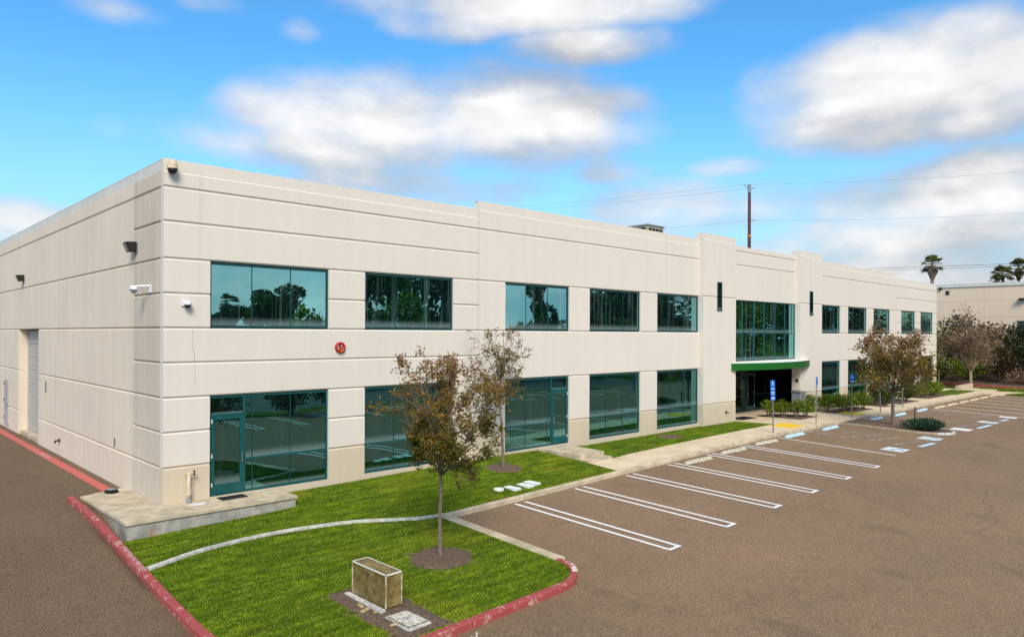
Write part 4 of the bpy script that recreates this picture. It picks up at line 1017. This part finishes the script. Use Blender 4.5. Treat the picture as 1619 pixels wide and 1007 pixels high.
def tree(name, label, cat, loc, seed, trunk, fork, r0, limbs, spec, leaf, nleaf, spread, mat, bark, tintf, group=None, jig=.05, extra=None):
    rng = np.random.default_rng(seed); t = thing(name, label, cat, loc, 0, group); tubes, tips = [], []
    tubes.append(([np.array(p) for p in trunk], list(r0), -1))
    top = np.array(trunk[-1])
    for az, tilt, L, rad, z in limbs:
        d = (math.sin(R(tilt)) * math.cos(R(az)), math.sin(R(tilt)) * math.sin(R(az)), math.cos(R(tilt)))
        grow(rng, top + np.array([0, 0, z]), d, L, rad, 0, spec, tubes, tips)
    mb = MB()
    for pts, rr, lv in tubes: mb.tube([tuple(p) for p in pts], [max(x, .004) for x in rr], 10 if lv < 0 else (6 if lv == 0 else (4 if lv == 1 else 3)), lv < 1)
    mb.build('trunk', bark, t, True)
    T = np.array([p for p, l in tips if l >= len(spec['kids']) - 0]); 
    if extra: T = np.concatenate([T, np.array(extra(rng))])
    idx = rng.integers(0, len(T), nleaf); P = T[idx] + rng.normal(size=(nleaf, 3)) * jig
    clump = rng.uniform(-.18, .18, len(T))[idx]
    tint = np.clip(tintf(P, rng) + clump, 0, 1)
    V, F, tt = leaf_cloud(P, leaf, rng, tint); mesh_np('crown', V, F, mat, t, tt)
    return t
SP = dict(seg=[7, 5, 4, 3], wob=[.07, .13, .18, .2], up=[.02, .03, .02, .0], kids=[9, 6, 3], **{'from': [.15, .2, .2], 'ang': [.75, .8, .8], 'len': [.48, .5, .55]})
lb = lambda *a: a
# front lawn crape myrtle
z = pad(3.98, -6.72) + .02
limbs = [(az, tl, L, .028, zz) for az, tl, L, zz in ((10, 12, 2.3, 0), (75, 24, 2.25, -.05), (140, 21, 2.25, 0), (200, 18, 2.2, 0), (265, 20, 2.1, -.1), (315, 32, 2.3, -.05), (345, 55, 1.5, -.15), (165, 36, 1.2, -.1), (40, 50, 1.35, -.1), (240, 55, 1.2, -.1), (120, 52, .95, -.05), (300, 56, 1.3, -.1))]
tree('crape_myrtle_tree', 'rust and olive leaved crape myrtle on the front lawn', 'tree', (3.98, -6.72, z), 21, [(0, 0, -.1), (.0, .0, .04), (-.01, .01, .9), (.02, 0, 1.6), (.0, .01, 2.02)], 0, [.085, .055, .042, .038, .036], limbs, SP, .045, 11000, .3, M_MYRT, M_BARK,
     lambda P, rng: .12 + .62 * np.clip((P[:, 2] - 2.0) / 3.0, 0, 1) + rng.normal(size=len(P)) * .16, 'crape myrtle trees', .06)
z = pad(10.85, -1.5) + .02
limbs = [(az, tl, L, .026, zz) for az, tl, L, zz in ((20, 8, 2.55, 0), (90, 16, 2.2, 0), (160, 13, 2.1, 0), (230, 15, 2.3, 0), (300, 18, 2.3, 0), (330, 34, 1.4, 0), (150, 34, 1.0, 0), (60, 44, 1.2, 0), (260, 48, 1.2, -.05))]
SP2 = dict(SP); SP2['kids'] = [7, 4, 3]
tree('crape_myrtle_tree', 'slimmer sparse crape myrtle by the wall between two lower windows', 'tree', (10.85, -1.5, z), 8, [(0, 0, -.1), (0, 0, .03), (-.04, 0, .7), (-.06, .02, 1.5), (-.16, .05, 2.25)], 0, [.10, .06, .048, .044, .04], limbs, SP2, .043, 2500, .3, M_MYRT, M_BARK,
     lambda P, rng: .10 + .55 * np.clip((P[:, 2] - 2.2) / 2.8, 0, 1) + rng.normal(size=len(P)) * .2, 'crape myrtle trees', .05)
limbs = [(az, tl, L, .04, zz) for az, tl, L, zz in [(k * 30 + 10, 34 + (k % 3) * 17, 2.45 + .25 * (k % 2), -.1 * (k % 2)) for k in range(12)] + [(0, 5, 2.9, 0), (100, 15, 2.8, 0), (220, 15, 2.8, 0)]]
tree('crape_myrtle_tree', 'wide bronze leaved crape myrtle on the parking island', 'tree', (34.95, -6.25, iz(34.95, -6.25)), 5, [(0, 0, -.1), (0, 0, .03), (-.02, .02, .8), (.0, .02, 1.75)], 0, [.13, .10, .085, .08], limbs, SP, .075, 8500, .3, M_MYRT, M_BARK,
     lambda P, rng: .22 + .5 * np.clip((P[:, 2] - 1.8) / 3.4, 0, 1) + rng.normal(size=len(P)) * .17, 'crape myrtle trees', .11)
limbs = [(az, tl, L, .06, 0) for az, tl, L in [(k * 40 + 15, 24 + (k % 3) * 12, 3.3) for k in range(9)] + [(0, 4, 4.4), (120, 12, 4.2), (240, 12, 4.2)]]
tree('bare_vase_tree', 'sparse vase shaped tree with dry grey leaves before the neighbouring building', 'tree', (66.6, -2.05, -.12), 9, [(0, 0, -.1), (0, 0, .03), (.02, 0, .8), (0, 0, 1.6)], 0, [.17, .14, .12, .12], limbs, SP, .10, 5200, .3, M_DRYL, M_BARKL,
     lambda P, rng: .3 + .4 * np.clip((P[:, 2] - 2.5) / 4., 0, 1) + rng.normal(size=len(P)) * .2, None, .14)

def bush(name, label, cat, loc, rx, ry, h, n, leaf, mat, seed, group=None, stems=5, z0=.0, lobes=5, lift=.1, flowers=0):
    rng = np.random.default_rng(seed); t = thing(name, label, cat, loc, 0, group)
    cs = np.array([(rng.uniform(-.5, .5) * rx, rng.uniform(-.5, .5) * ry, h * rng.uniform(.45, .72)) for _ in range(lobes)] + [(0, 0, h * .58)]); ss = rng.uniform(.45, .7, lobes + 1); ss[-1] = .72
    k = rng.integers(0, len(cs), n); d = rng.normal(size=(n, 3)); d /= np.linalg.norm(d, axis=1)[:, None]
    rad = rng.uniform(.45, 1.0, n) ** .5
    lump = 1 + .16 * np.sin(d[:, 0] * 7 + seed) * np.cos(d[:, 1] * 6 + d[:, 2] * 5)
    P = cs[k] + d * np.array([rx, ry, h * .62])[None] * (ss[k] * rad * lump)[:, None]
    P[:, 2] = np.where(P[:, 2] < lift, lift + np.abs(P[:, 2] - lift) * .25, P[:, 2])
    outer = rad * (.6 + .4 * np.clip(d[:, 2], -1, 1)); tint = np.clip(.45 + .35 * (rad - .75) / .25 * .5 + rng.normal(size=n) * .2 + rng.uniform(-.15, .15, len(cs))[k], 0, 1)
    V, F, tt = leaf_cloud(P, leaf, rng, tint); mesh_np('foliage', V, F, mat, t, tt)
    mb = MB()
    for i in range(stems):
        a = 2 * math.pi * i / max(stems, 1); e = (math.cos(a) * rx * .5, math.sin(a) * ry * .5, h * .6); mb.tube([(math.cos(a) * .04 * rx, math.sin(a) * .04 * ry, -.05), (e[0] * .5, e[1] * .5, h * .3), e], [h * .028 + .006, h * .02 + .004, .004], 5)
    if stems: mb.build('stem', M_BARK, t)
    for i in range(flowers):
        q = rng.normal(size=3); q /= np.linalg.norm(q); q[2] = abs(q[2]); q[1] = -abs(q[1])
        c = np.array([0, 0, h * .55]) + q * np.array([rx, ry, h * .55]) * .95; mb = MB()
        for j in range(6):
            b = j * 1.05; mb.quad(c, c + .10 * np.array([math.cos(b), math.sin(b), .25]), c + .14 * np.array([math.cos(b + .5), math.sin(b + .5), .15]), c + .10 * np.array([math.cos(b + 1), math.sin(b + 1), .25]))
        mb.build('flower', M_FLOWER, t)
    return t
# leaf litter under the two near trees
rng_ = np.random.default_rng(77); LP = []
for cx, cy, r_, n_ in ((3.98, -6.75, .8, 130), (10.85, -1.5, .7, 60)):
    for _ in range(n_):
        x, y = cx + rng_.normal() * r_ * .7, min(cy + rng_.normal() * r_ * .7, -.1); LP.append((x, y, pad(x, y) + .035))
Vl, Fl, Tl = leaf_cloud(np.array(LP), .022, rng_, rng_.uniform(.3, 1, len(LP)), .9)
tag(mesh_np('fallen_leaves', Vl, Fl, M_MYRT, None, Tl), 'fallen rust leaves scattered under the two near trees', 'leaves', kind='stuff')
# planting beds along the entrance walk
def bed(x0, x1, y0, y1, label):
    mb = MB(); mb.prism([(x0, y0), (x1, y0), (x1, y1), (x0, y1)], lambda x, y: wz(x, y) + .012, lambda x, y: wz(x, y) - .1); tag(mb.build('soil', M_SOIL), label, 'soil', kind='structure')
bed(32.0, 34.3, -2.55, .05, 'bare soil bed under the shrubs before the entrance')
bed(36.5, 41.2, -3.05, -.3, 'bare soil bed under the clipped shrubs right of entrance')
bed(42.7, 49.4, -3.15, -.4, 'bare soil bed under the white rose bushes')
bed(51.6, 57.1, -3.1, -.6, 'bare soil bed under the far shrub row')
SB = [(32.35, -.55, .60), (32.6, -1.25, .64), (33.05, -1.8, .62), (33.65, -2.05, .58)]
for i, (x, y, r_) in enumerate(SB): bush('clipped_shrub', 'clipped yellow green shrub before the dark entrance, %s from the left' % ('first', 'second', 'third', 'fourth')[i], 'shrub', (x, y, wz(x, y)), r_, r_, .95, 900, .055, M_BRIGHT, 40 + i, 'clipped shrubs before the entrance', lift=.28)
SB = [(36.85, -.95), (37.15, -1.8), (37.85, -2.35), (38.85, -2.4), (39.8, -2.5), (40.7, -2.55)]
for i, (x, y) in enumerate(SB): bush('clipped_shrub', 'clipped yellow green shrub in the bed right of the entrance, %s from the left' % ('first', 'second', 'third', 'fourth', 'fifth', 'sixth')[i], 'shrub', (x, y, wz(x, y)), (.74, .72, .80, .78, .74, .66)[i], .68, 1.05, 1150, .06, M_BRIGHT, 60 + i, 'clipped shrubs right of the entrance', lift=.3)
for i, (x, y) in enumerate(((43.8, -2.35), (45.2, -2.4), (46.5, -2.2), (48.4, -2.55))): bush('rose_bush', ('full dark green rose bush with white blooms at the left of its bed', 'dark green rose bush with white blooms behind the leaning sign', 'dark green rose bush close behind the island tree trunk', 'round rose bush at the right end of its bed')[i], 'shrub', (x, y, wz(x, y)), 1.0, .8, 1.5 - .1 * i, 1900, .065, M_ROSE, 80 + i, 'rose bushes by the walk', lift=.2, flowers=(26, 16, 10, 3)[i])
for i, (x, y) in enumerate(((52.3, -2.35), (53.8, -2.3), (55.2, -2.25), (56.4, -2.2))): bush('clipped_shrub', 'low yellow green shrub in the far bed by the last windows, %s from the left' % ('first', 'second', 'third', 'fourth')[i], 'shrub', (x, y, wz(x, y)), .95, .75, 1.0, 1000, .07, M_BRIGHT, 90 + i, 'low shrubs in the far bed', lift=.2)
rb = MB().box(-.38, .38, -.22, .22, 0, .10).build('stone_slab', M_STRIP, bevel=.03, loc=(44.0, -3.2, wz(44, -3.2) + .013)); tag(rb, 'pale flat stone lying at the front of the rose bed', 'stone')
# island ground cover
bush('ground_cover', 'dense blue green juniper mat at the tip of the island', 'juniper', (34.45, -8.05, iz(34.45, -8.05)), 1.2, 1.05, .55, 5200, .05, M_JUN, 33, stems=0, lobes=8, lift=.03)

# far bank and neighbouring building
nb = thing('neighbour_building', 'beige concrete warehouse beyond the planted bank at right', 'building')
NF = lambda u, d, z: (78 + d, -u, z)
def npanel(u0, u1, z0, z1, ch): 
    l, r, b, t_ = [(.03 if c in ch else 0.) for c in 'lrbt']; mb = MB()
    p = [(u0 + l, 0, z0 + b), (u1 - r, 0, z0 + b), (u1 - r, 0, z1 - t_), (u0 + l, 0, z1 - t_), (u0, .04, z0), (u1, .04, z0), (u1, .04, z1), (u0, .04, z1), (u0, .3, z0), (u1, .3, z0), (u1, .3, z1), (u0, .3, z1)]
    mb.v = [NF(*q) for q in p]; mb.f = [(0, 1, 2, 3)] + [(i, i + 4, (i + 1) % 4 + 4, (i + 1) % 4) for i in range(4)] + [(i + 4, i + 8, (i + 1) % 4 + 8, (i + 1) % 4 + 4) for i in range(4)]
    mb.build('wall_panel', M_NEIGH, nb)
for u0, u1 in ((-12, -3.92), (-3.9, .4), (.41, 3.15), (3.15, 5.6), (5.6, 9), (9, 13)):
    for z0, z1 in ((-1, 4.2), (4.2, 6.0), (6.0, 6.35), (6.35, 8.0), (8.0, 9.5)):
        if u0 == 3.15 and z0 in (4.2,): continue
        npanel(u0, u1, z0, z1, ('b' if z0 in (6.35, 8.0) else '') + ('t' if z1 in (6.35, 8.0) else ''))
MB().box(77.9, 78.4, -13, 12, 9.5, 9.85).build('parapet_cap', M_CAP, nb)
MB().box(78.31, 110, -13, 12, -1, 9.45).build('body_shell', M_NEIGH, nb)
fo = bars(NF, [(3.15, 5.6, 4.2, 4.3), (3.15, 5.6, 5.9, 6.0), (3.15, 3.25, 4.3, 5.9), (5.5, 5.6, 4.3, 5.9)], .1, .2).build('window', M_TEALD, nb)
bars(NF, [(3.25, 5.5, 4.3, 5.9)], .14, .16).build('pane', M_GLASSL, fo)
t = thing('wall_light', 'small dark camera light at the top corner of the beige warehouse', 'light', (78, 3.5, 9.45)); MB().box(-.2, 0, -.12, .12, -.1, .1).build('housing', M_DARKM, t, bevel=.02); MB().lathe([(.09, -.1), (.07, -.2), (.02, -.24)], 10, (-.12, 0, 0)).build('lens', M_BLACK, t)
t = thing('wall_vent', 'small dark square vent near the top of the beige warehouse', 'vent', (78, 2.87, 8.98)); MB().box(-.05, 0, -.18, .18, -.22, .22).build('housing', M_GREYM, t); MB().box(-.06, -.051, -.14, .14, -.18, .18).build('louvre', M_DARKM, t)
t = thing('wall_light', 'long dark wall light on the beige warehouse at the frame edge', 'light', (78, -3.7, 8.1)); MB().box(-.5, 0, -.35, .35, -.08, .1).build('housing', M_DARKM, t, bevel=.02); MB().box(-.45, -.1, -.3, .3, -.1, -.081).build('lens', M_LENS, t)
bank = MB()
bx = [(69.6, -.05), (71.0, -.02), (74, .7), (77.8, 1.2)]; yy = list(np.arange(-46, 14, 2.))
for i in range(len(yy)):
    for x, z in bx: bank.v.append((x, yy[i], z + .08 * math.sin(x * 3 + yy[i])))
for i in range(len(yy) - 1):
    for k in range(3): bank.f.append((i * 4 + k, i * 4 + k + 1, i * 4 + k + 5, i * 4 + k + 4))
tag(bank.build('bank', M_SOIL, None, True), 'planted earth bank rising towards the beige warehouse', 'bank', kind='structure')
kerb('kerb', 'faded red kerb along the foot of the planted bank', [(69.8, 12), (69.8, -46)][::-1], .2, .28, lambda s: M_REDK, 4, 1.5)
mb = MB(); mb.prism([(65.2, -4.0), (66.4, -5.9), (67.6, -46), (64.0, -46), (62.6, -5.2)], lambda x, y: lot(x, y) + .09, -1); tag(mb.build('verge', M_LAWN), 'grass verge at the far end of the parking stalls', 'verge', kind='structure')
mb = MB(); mb.prism([(62.0, -4.05), (65.0, -4.05), (66.4, -5.9), (66.1, -6.2), (62.0, -5.3)], lambda x, y: lot(x, y) + .1, -1); tag(mb.build('path', M_WALK), 'pale concrete path turning at the end of the stalls', 'path', kind='structure')
mb = MB(); mb.prism([(66.7, 1.8), (68.6, 1.8), (68.6, -6.), (67.6, -6), (66.0, -2.6)], -.06, -1); tag(mb.build('verge', M_LAWN), 'grass strip beneath the vase shaped tree', 'verge', kind='structure')
mb = MB(); mb.box(57.2, 62.6, -3.35, -1.6, -.16, -.03); tag(mb.build('lawn', M_LAWN), 'small square lawn bed near the far building corner', 'lawn', kind='structure')
pw = tag(MB().box(62.0, 66.2, -2.35, -2.05, -.3, .35).build('planter_wall', M_CONC, bevel=.02), 'low pale concrete planter wall near the far corner', 'wall')
FAR = [('dense_shrub', 'tall yellow green shrub against the far building corner', 72.8, 3.4, 2.6, 2.0, 5.4, M_BRIGHT, 1700, .17),
       ('dense_shrub', 'tall dark shrub behind the vase shaped tree', 74.6, 1.0, 2.6, 2.2, 5.8, M_DKLEAF, 1700, .18),
       ('dense_shrub', 'low bright green shrub on the bank behind the vase tree trunk', 71.9, .2, 1.5, 2.4, 2.3, M_BRIGHT, 1500, .13),
       ('dense_shrub', 'low dark shrub at the foot of the bank by the green marker', 71.4, 2.2, 1.2, 1.3, 1.6, M_DKLEAF, 900, .12),
       ('dense_shrub', 'round bronze shrub on the bank right of the vase tree', 71.9, -3.1, 1.3, 1.45, 3.3, M_BRONZE, 1700, .12),
       ('dense_shrub', 'broad dark bushy tree right of the bronze shrub', 74.4, -4.6, 2.4, 3.0, 5.2, M_DKLEAF, 2300, .17),
       ('dense_shrub', 'tall olive bush between the vase tree and warehouse window', 75.4, -1.8, 2.0, 2.3, 5.2, M_BRONZE, 1700, .17),
       ('dense_shrub', 'bright green leafy tree under the warehouse window', 76.6, -5.4, 1.0, 1.5, 6.6, M_BRIGHT, 1300, .16),
       ('dense_shrub', 'dry low shrub at the bank foot near the frame edge', 71.6, -6.0, 1.2, 2.6, 1.5, M_DRYL, 1000, .12),
       ('dense_tree', 'dark tree beyond the right edge of the picture', 74.5, -11, 2.8, 3.6, 8.2, M_DKLEAF, 2600, .22),
       ('dense_tree', 'second dark tree beyond the right edge of the picture', 75, -17, 3.0, 3.8, 9.5, M_DKLEAF, 2800, .24),
       ('dense_tree', 'third leafy tree beyond the right edge of the picture', 75.5, -23.5, 3.2, 4.0, 9.0, M_BRIGHT, 2800, .24),
       ('dense_tree', 'fourth dark tree beyond the right edge of the picture', 76, -30.5, 3.4, 4.2, 10.5, M_DKLEAF, 3000, .26),
       ('dense_tree', 'fifth dark tree beyond the right edge of the picture', 77, -38, 3.4, 4.4, 9.5, M_DKLEAF, 3000, .26)]
for i, (nm, lab, x, y, rx, ry, h, m, n, lf) in enumerate(FAR): bush(nm, lab, 'shrub', (x, y, .15 if x < 73 else .7), rx, ry, h, n, lf, m, 120 + i, 'shrubs on the far bank', stems=4, lobes=8, lift=.15)
t = thing('marker_post', 'thin pale green marker post on the far bank', 'post', (70.9, 1.65, 0)); MB().tube([(0, 0, -.1), (0, 0, 1.25)], .07, 8).build('post', plain('pale_green_paint', (.14, .27, .20), .6), t); MB().lathe([(.075, 1.25), (.06, 1.29)], 8).build('cap', M_GREYM, t)

# palms
def palm(loc, h, r, seed, label, n=30, sk=True):
    rng = np.random.default_rng(seed); t = thing('fan_palm', label, 'palm tree', loc, 0, 'fan palms on the skyline')
    MB().tube([(0, 0, -h), (.05, 0, -h * .5), (0, 0, 0)], [.26, .22, .24], 10).build('trunk', M_BARK, t, True)
    if sk:
        mb = MB(); mb.lathe([(.24, -2.3), (.42, -1.7), (.72, -1.0), (.6, -.3), (.2, 0)], 14); mb.v = [(x * rng.uniform(.75, 1.2), y * rng.uniform(.75, 1.2), z) for x, y, z in mb.v]; mb.build('dead_skirt', M_BARK, t)
    mb = MB(); tt = []
    for i in range(n):
        az = i * 2.4 + rng.uniform(-.3, .3); el = R(rng.uniform(-35, 80)); d = np.array([math.cos(az) * math.cos(el), math.sin(az) * math.cos(el), math.sin(el)])
        base = d * r * .5; side = np.cross(d, [0, 0, 1.]); side /= np.linalg.norm(side) + 1e-9; upv = np.cross(side, d)
        tn = .3 + .5 * (math.sin(el) * .5 + .5) + rng.uniform(-.15, .25) if el > R(-15) else rng.uniform(.0, .45)
        m0 = len(mb.v); mb.quad(side * .03, -side * .03, base - side * .03, base + side * .03)
        for a in np.linspace(-1.25, 1.25, 11):
            dd = d * math.cos(a) + side * math.sin(a); L = r * .55 * rng.uniform(.8, 1.1); m = base + dd * L * .55; e = base + dd * L + np.array([0, 0, -.28 * L * rng.uniform(.4, 1.4)]); w = np.cross(dd, upv) * r * .045
            mb.quad(base, m - w, e, m + w)
        tt += [tn] * (len(mb.v) - m0)
    mesh_np('crown', np.array(mb.v), np.arange(len(mb.v)).reshape(-1, 4), M_PALM, t, np.array(tt))
palm((115.9, 15.25, 15.3), 15, 1.85, 1, 'lone fan palm rising behind the far corner of the office building')
palm((149.5, 10.9, 16.9), 16, 2.0, 2, 'taller fan palm above the warehouse roof at the frame edge', 26)
palm((147.6, 12.9, 15.5), 15, 2.2, 3, 'bushy fan palm above the warehouse roof left of the taller one', 36, False)
palm((146.8, 13.6, 14.6), 14, 1.5, 4, 'smallest fan palm just above the warehouse roof line', 22, False)
palm((147.8, 9.3, 15.4), 15, 2.1, 5, 'lower fan palm above the warehouse right at the frame edge', 30, False)

palm((25.5, -74, 9.0), 7, 1.5, 11, 'fan palm across the street, the left one mirrored in the first upper window', 26)
palm((31.5, -73, 8.4), 6, 1.3, 12, 'fan palm across the street, the right one mirrored in the first upper window', 24)
# utility pole and lines
t = thing('utility_pole', 'tall brown utility pole with orange bands behind the building', 'utility pole', (72.48, 22.16, 0))
MB().tube([(0, 0, -1), (0, 0, 12), (0, 0, 22.2)], [.24, .21, .17], 12).build('pole', M_POLE, t, True)
for zz in (12.6, 16.2): MB().lathe([(.225, zz - .09), (.225, zz + .09)], 12).build('band', M_ORANGE, t)
MB().tube([(0, 0, 21.7), (-.5, .45, 22.25)], .05, 6).build('cross_arm', M_METAL, t); MB().tube([(0, 0, 21.75), (.5, -.45, 21.9)], .05, 6).build('cross_arm', M_METAL, t); MB().tube([(0, 0, 18.0), (.5, -.45, 18.05)], .05, 6).build('cross_arm', M_METAL, t)
MB().lathe([(.2, 21.3), (.2, 22.25)], 10).build('cap_sleeve', M_METAL, t)
def wire(a, b, sag, r_, label, mat=M_WIRE, group='overhead lines behind the building', n=24):
    pts = [(a[0] + (b[0] - a[0]) * i / n, a[1] + (b[1] - a[1]) * i / n, a[2] + (b[2] - a[2]) * i / n - sag * 4 * (i / n) * (1 - i / n)) for i in range(n + 1)]
    tag(MB().tube(pts, r_, 5).build('overhead_line', mat), label, 'cable', group)
PW = Vector((72.48, 22.16, 0))
dl = Vector((-.55, .84, 0)).normalized(); 
L0 = PW + Vector((-.5, .45, 22.25)); L1 = PW + Vector((.5, -.45, 21.9)); L2 = PW + Vector((.5, -.45, 18.05))
lA = Vector((44.7, 85.0, 0)); rA = Vector((92.0, -20.0, 0))
wire(L0, (lA.x, lA.y, 22.3), .8, .013, 'upper thin power line running left from the pole top'); wire(L1, (lA.x + 1, lA.y - .9, 21.9), .8, .013, 'second thin power line running left from the pole top'); wire(L2, (lA.x, lA.y, 18.0), .8, .013, 'lower thin power line running left from the pole')
wire(L0, (rA.x, rA.y, 22.3), .7, .013, 'upper thin power line running right from the pole top'); wire(L2, (rA.x, rA.y, 18.0), .7, .013, 'lower thin power line running right from the pole')
wire((82, 60, 14.3), (112, -30, 13.9), .5, .024, 'upper of two dark lines crossing before the lone palm', M_CABLE, 'paired lines before the lone palm'); wire((82, 60, 14.0), (112, -30, 13.6), .5, .02, 'lower of two dark lines crossing before the lone palm', M_CABLE, 'paired lines before the lone palm')
wire((64.32, .3, 5.6), (74.5, -10.5, 4.75), .12, .035, 'black cable sagging from the far building corner across the warehouse front', M_CABLE, None)
# rooftop unit, antenna
t = thing('rooftop_unit', 'beige air handling unit with louvres on the roof', 'air conditioner', (26.0, 3.6, 8.1), R(0))
MB().box(-.75, .75, -.85, .85, .12, 2.25).build('casing', M_HVAC, t, bevel=.02); MB().box(-.8, .8, -.9, .9, 2.25, 2.31).build('top_panel', M_GREYM, t)
MB().box(-.7, .7, -.8, .8, -.15, .119).build('curb', M_GREYM, t)
for i in range(3): MB().box(-.765, -.751, -.72 + i * .5, -.30 + i * .5, 1.82, 2.15).build('louvre', M_DARKIN, t)
for i in range(4): MB().box(-.62 + i * .32, -.38 + i * .32, -.865, -.851, 1.85, 2.12).build('louvre', M_DARKIN, t)
t = thing('antenna', 'thin dark antenna rod on the roof right of the rooftop unit', 'antenna', (28.3, 3.4, 7.98)); MB().tube([(0, 0, 0), (0, 0, 2.07)], .018, 6).build('rod', M_DARKM, t); MB().lathe([(.1, 0), (.1, .03)], 8).build('base', M_METAL, t)

# ------------------------------------------------------------------ across the lot (seen only as reflections in the glass)
for x0 in np.arange(0, 46, 2.73): hairpin(float(x0), -23.3, -18.5, .40, .11, M_LINE)
mb = MB(); mb.box(-60, 130, -26, -24, -3, -.72); tag(mb.build('verge', M_LAWN), 'grass verge between the lot and the street behind the camera', 'verge', kind='structure')
mb = MB(); mb.box(-80, 160, -40, -26, -3, -.85); tag(mb.build('street', M_STREET), 'grey street behind the camera reflected in the windows', 'street', kind='structure')
mb = MB(); ribbon(mb, line(-60, -33, 140, -33, 4), .12, lambda x, y: -.85, .006); mb.build('lane_line', M_YEL, bpy.data.objects['street'])
mb = MB(); mb.v = [(-90, -40, -.7), (190, -40, -.7), (190, -58, 3.4), (-90, -58, 3.4), (190, -160, 4.5), (-90, -160, 4.5)]; mb.f = [(0, 1, 2, 3), (3, 2, 4, 5)]; tag(mb.build('hillside', M_LAWN), 'green slope across the street reflected in the windows', 'hillside', kind='structure')
rng = random.Random(2)
def back_tree(x, y, z, h, w, mat, seed, label, trunk=.45, n=3000, leaf=.34):
    r_ = np.random.default_rng(seed); t = thing('reflected_tree', label, 'tree', (x, y, z), 0, 'trees reflected in the windows')
    mb = MB(); mb.tube([(0, 0, -.5), (.2, 0, h * .3), (-.1, .1, h * .6)], [w * .09, w * .06, w * .03], 8)
    for k in range(5): a = k * 1.3; mb.tube([(.1, 0, h * (.3 + .05 * k)), (math.cos(a) * w * .25, math.sin(a) * w * .25, h * .6), (math.cos(a) * w * .42, math.sin(a) * w * .42, h * .8)], [w * .035, w * .02, .02], 5)
    mb.build('trunk', M_BARK, t)
    L = 11; cs = np.stack([r_.uniform(-.5, .5, L) * w * .7, r_.uniform(-.5, .5, L) * w * .7, h * r_.uniform(trunk, .88, L)], 1); k = r_.integers(0, L, n); d = r_.normal(size=(n, 3)); d /= np.linalg.norm(d, axis=1)[:, None]
    P = cs[k] + d * np.array([w * .24, w * .24, h * .13]) * (r_.uniform(.3, 1., n) ** .5)[:, None]
    V, F, tt = leaf_cloud(P, leaf, r_, np.clip(r_.normal(.45, .22, n) + r_.uniform(-.2, .2, L)[k], 0, 1)); mesh_np('crown', V, F, mat, t, tt)
BT_ = [(11, -74, 3.6, 3.4, 6), (19, -76, 3.6, 3.6, 6), (24.5, -72, 3.6, 3.2, 5), (29.5, -70, 3.4, 4.6, 6), (32.5, -60, 3, 7.5, 7), (37, -50, 2, 16, 8), (42, -52, 2.4, 17, 9), (46.5, -47, 1.2, 18, 9), (51, -50, 2, 15, 8), (56, -54, 2.6, 12, 6), (64, -60, 3.4, 13, 4), (68, -52, 2.4, 16, 4.5), (77, -50, 2, 13, 8), (83, -50, 2, 15, 8), (88, -52, 2.4, 11, 7), (95, -52, 2.4, 14, 8), (103, -56, 3, 12, 6)]
for i, (x, y, z, h, w) in enumerate(BT_): back_tree(x, y, z, h, w, (M_ROSE, M_DKLEAF, M_BRIGHT, M_ROSE)[i % 4], 200 + i, 'tree across the street seen only as a reflection in the windows', .10 if h < 8 else .2)
for i in range(9): back_tree(112 + i * 8, -50 + (i % 3) * 2, 1.8, 13 + (i * 5 % 4), 10, (M_ROSE, M_BRONZE, M_DKLEAF)[i % 3], 240 + i, 'tree across the street seen only as a reflection in the windows', .15, 2200, .4)
for i in range(16): bush('reflected_hedge', 'hedge bush across the street seen only as a reflection in the windows', 'hedge', (28 + i * 4.9, -45 + (i % 3), .6), 3.0, 2.2, (6.2 if not 4 < i < 9 else 4.4) + (i * 7 % 5) * .4, 1100, .34, M_ROSE if i % 2 else M_BRIGHT, 300 + i, 'hedge reflected in the windows', stems=3, lift=.1)
for i, (x, y, r_, h) in enumerate(((15.4, -23.6, 1.7, 2.6), (18.6, -23.8, 1.9, 2.8), (31, -25, 1.5, 2.0), (44, -25, 1.6, 2.2), (58, -25, 1.6, 2.2))): bush('reflected_bush', 'dark clipped bush behind the camera seen only as a reflection', 'bush', (x, y, -.75), r_, r_ * .9, h, 1500, .14, M_DKLEAF, 330 + i, 'bushes reflected in the lower windows', stems=4, lift=.35)
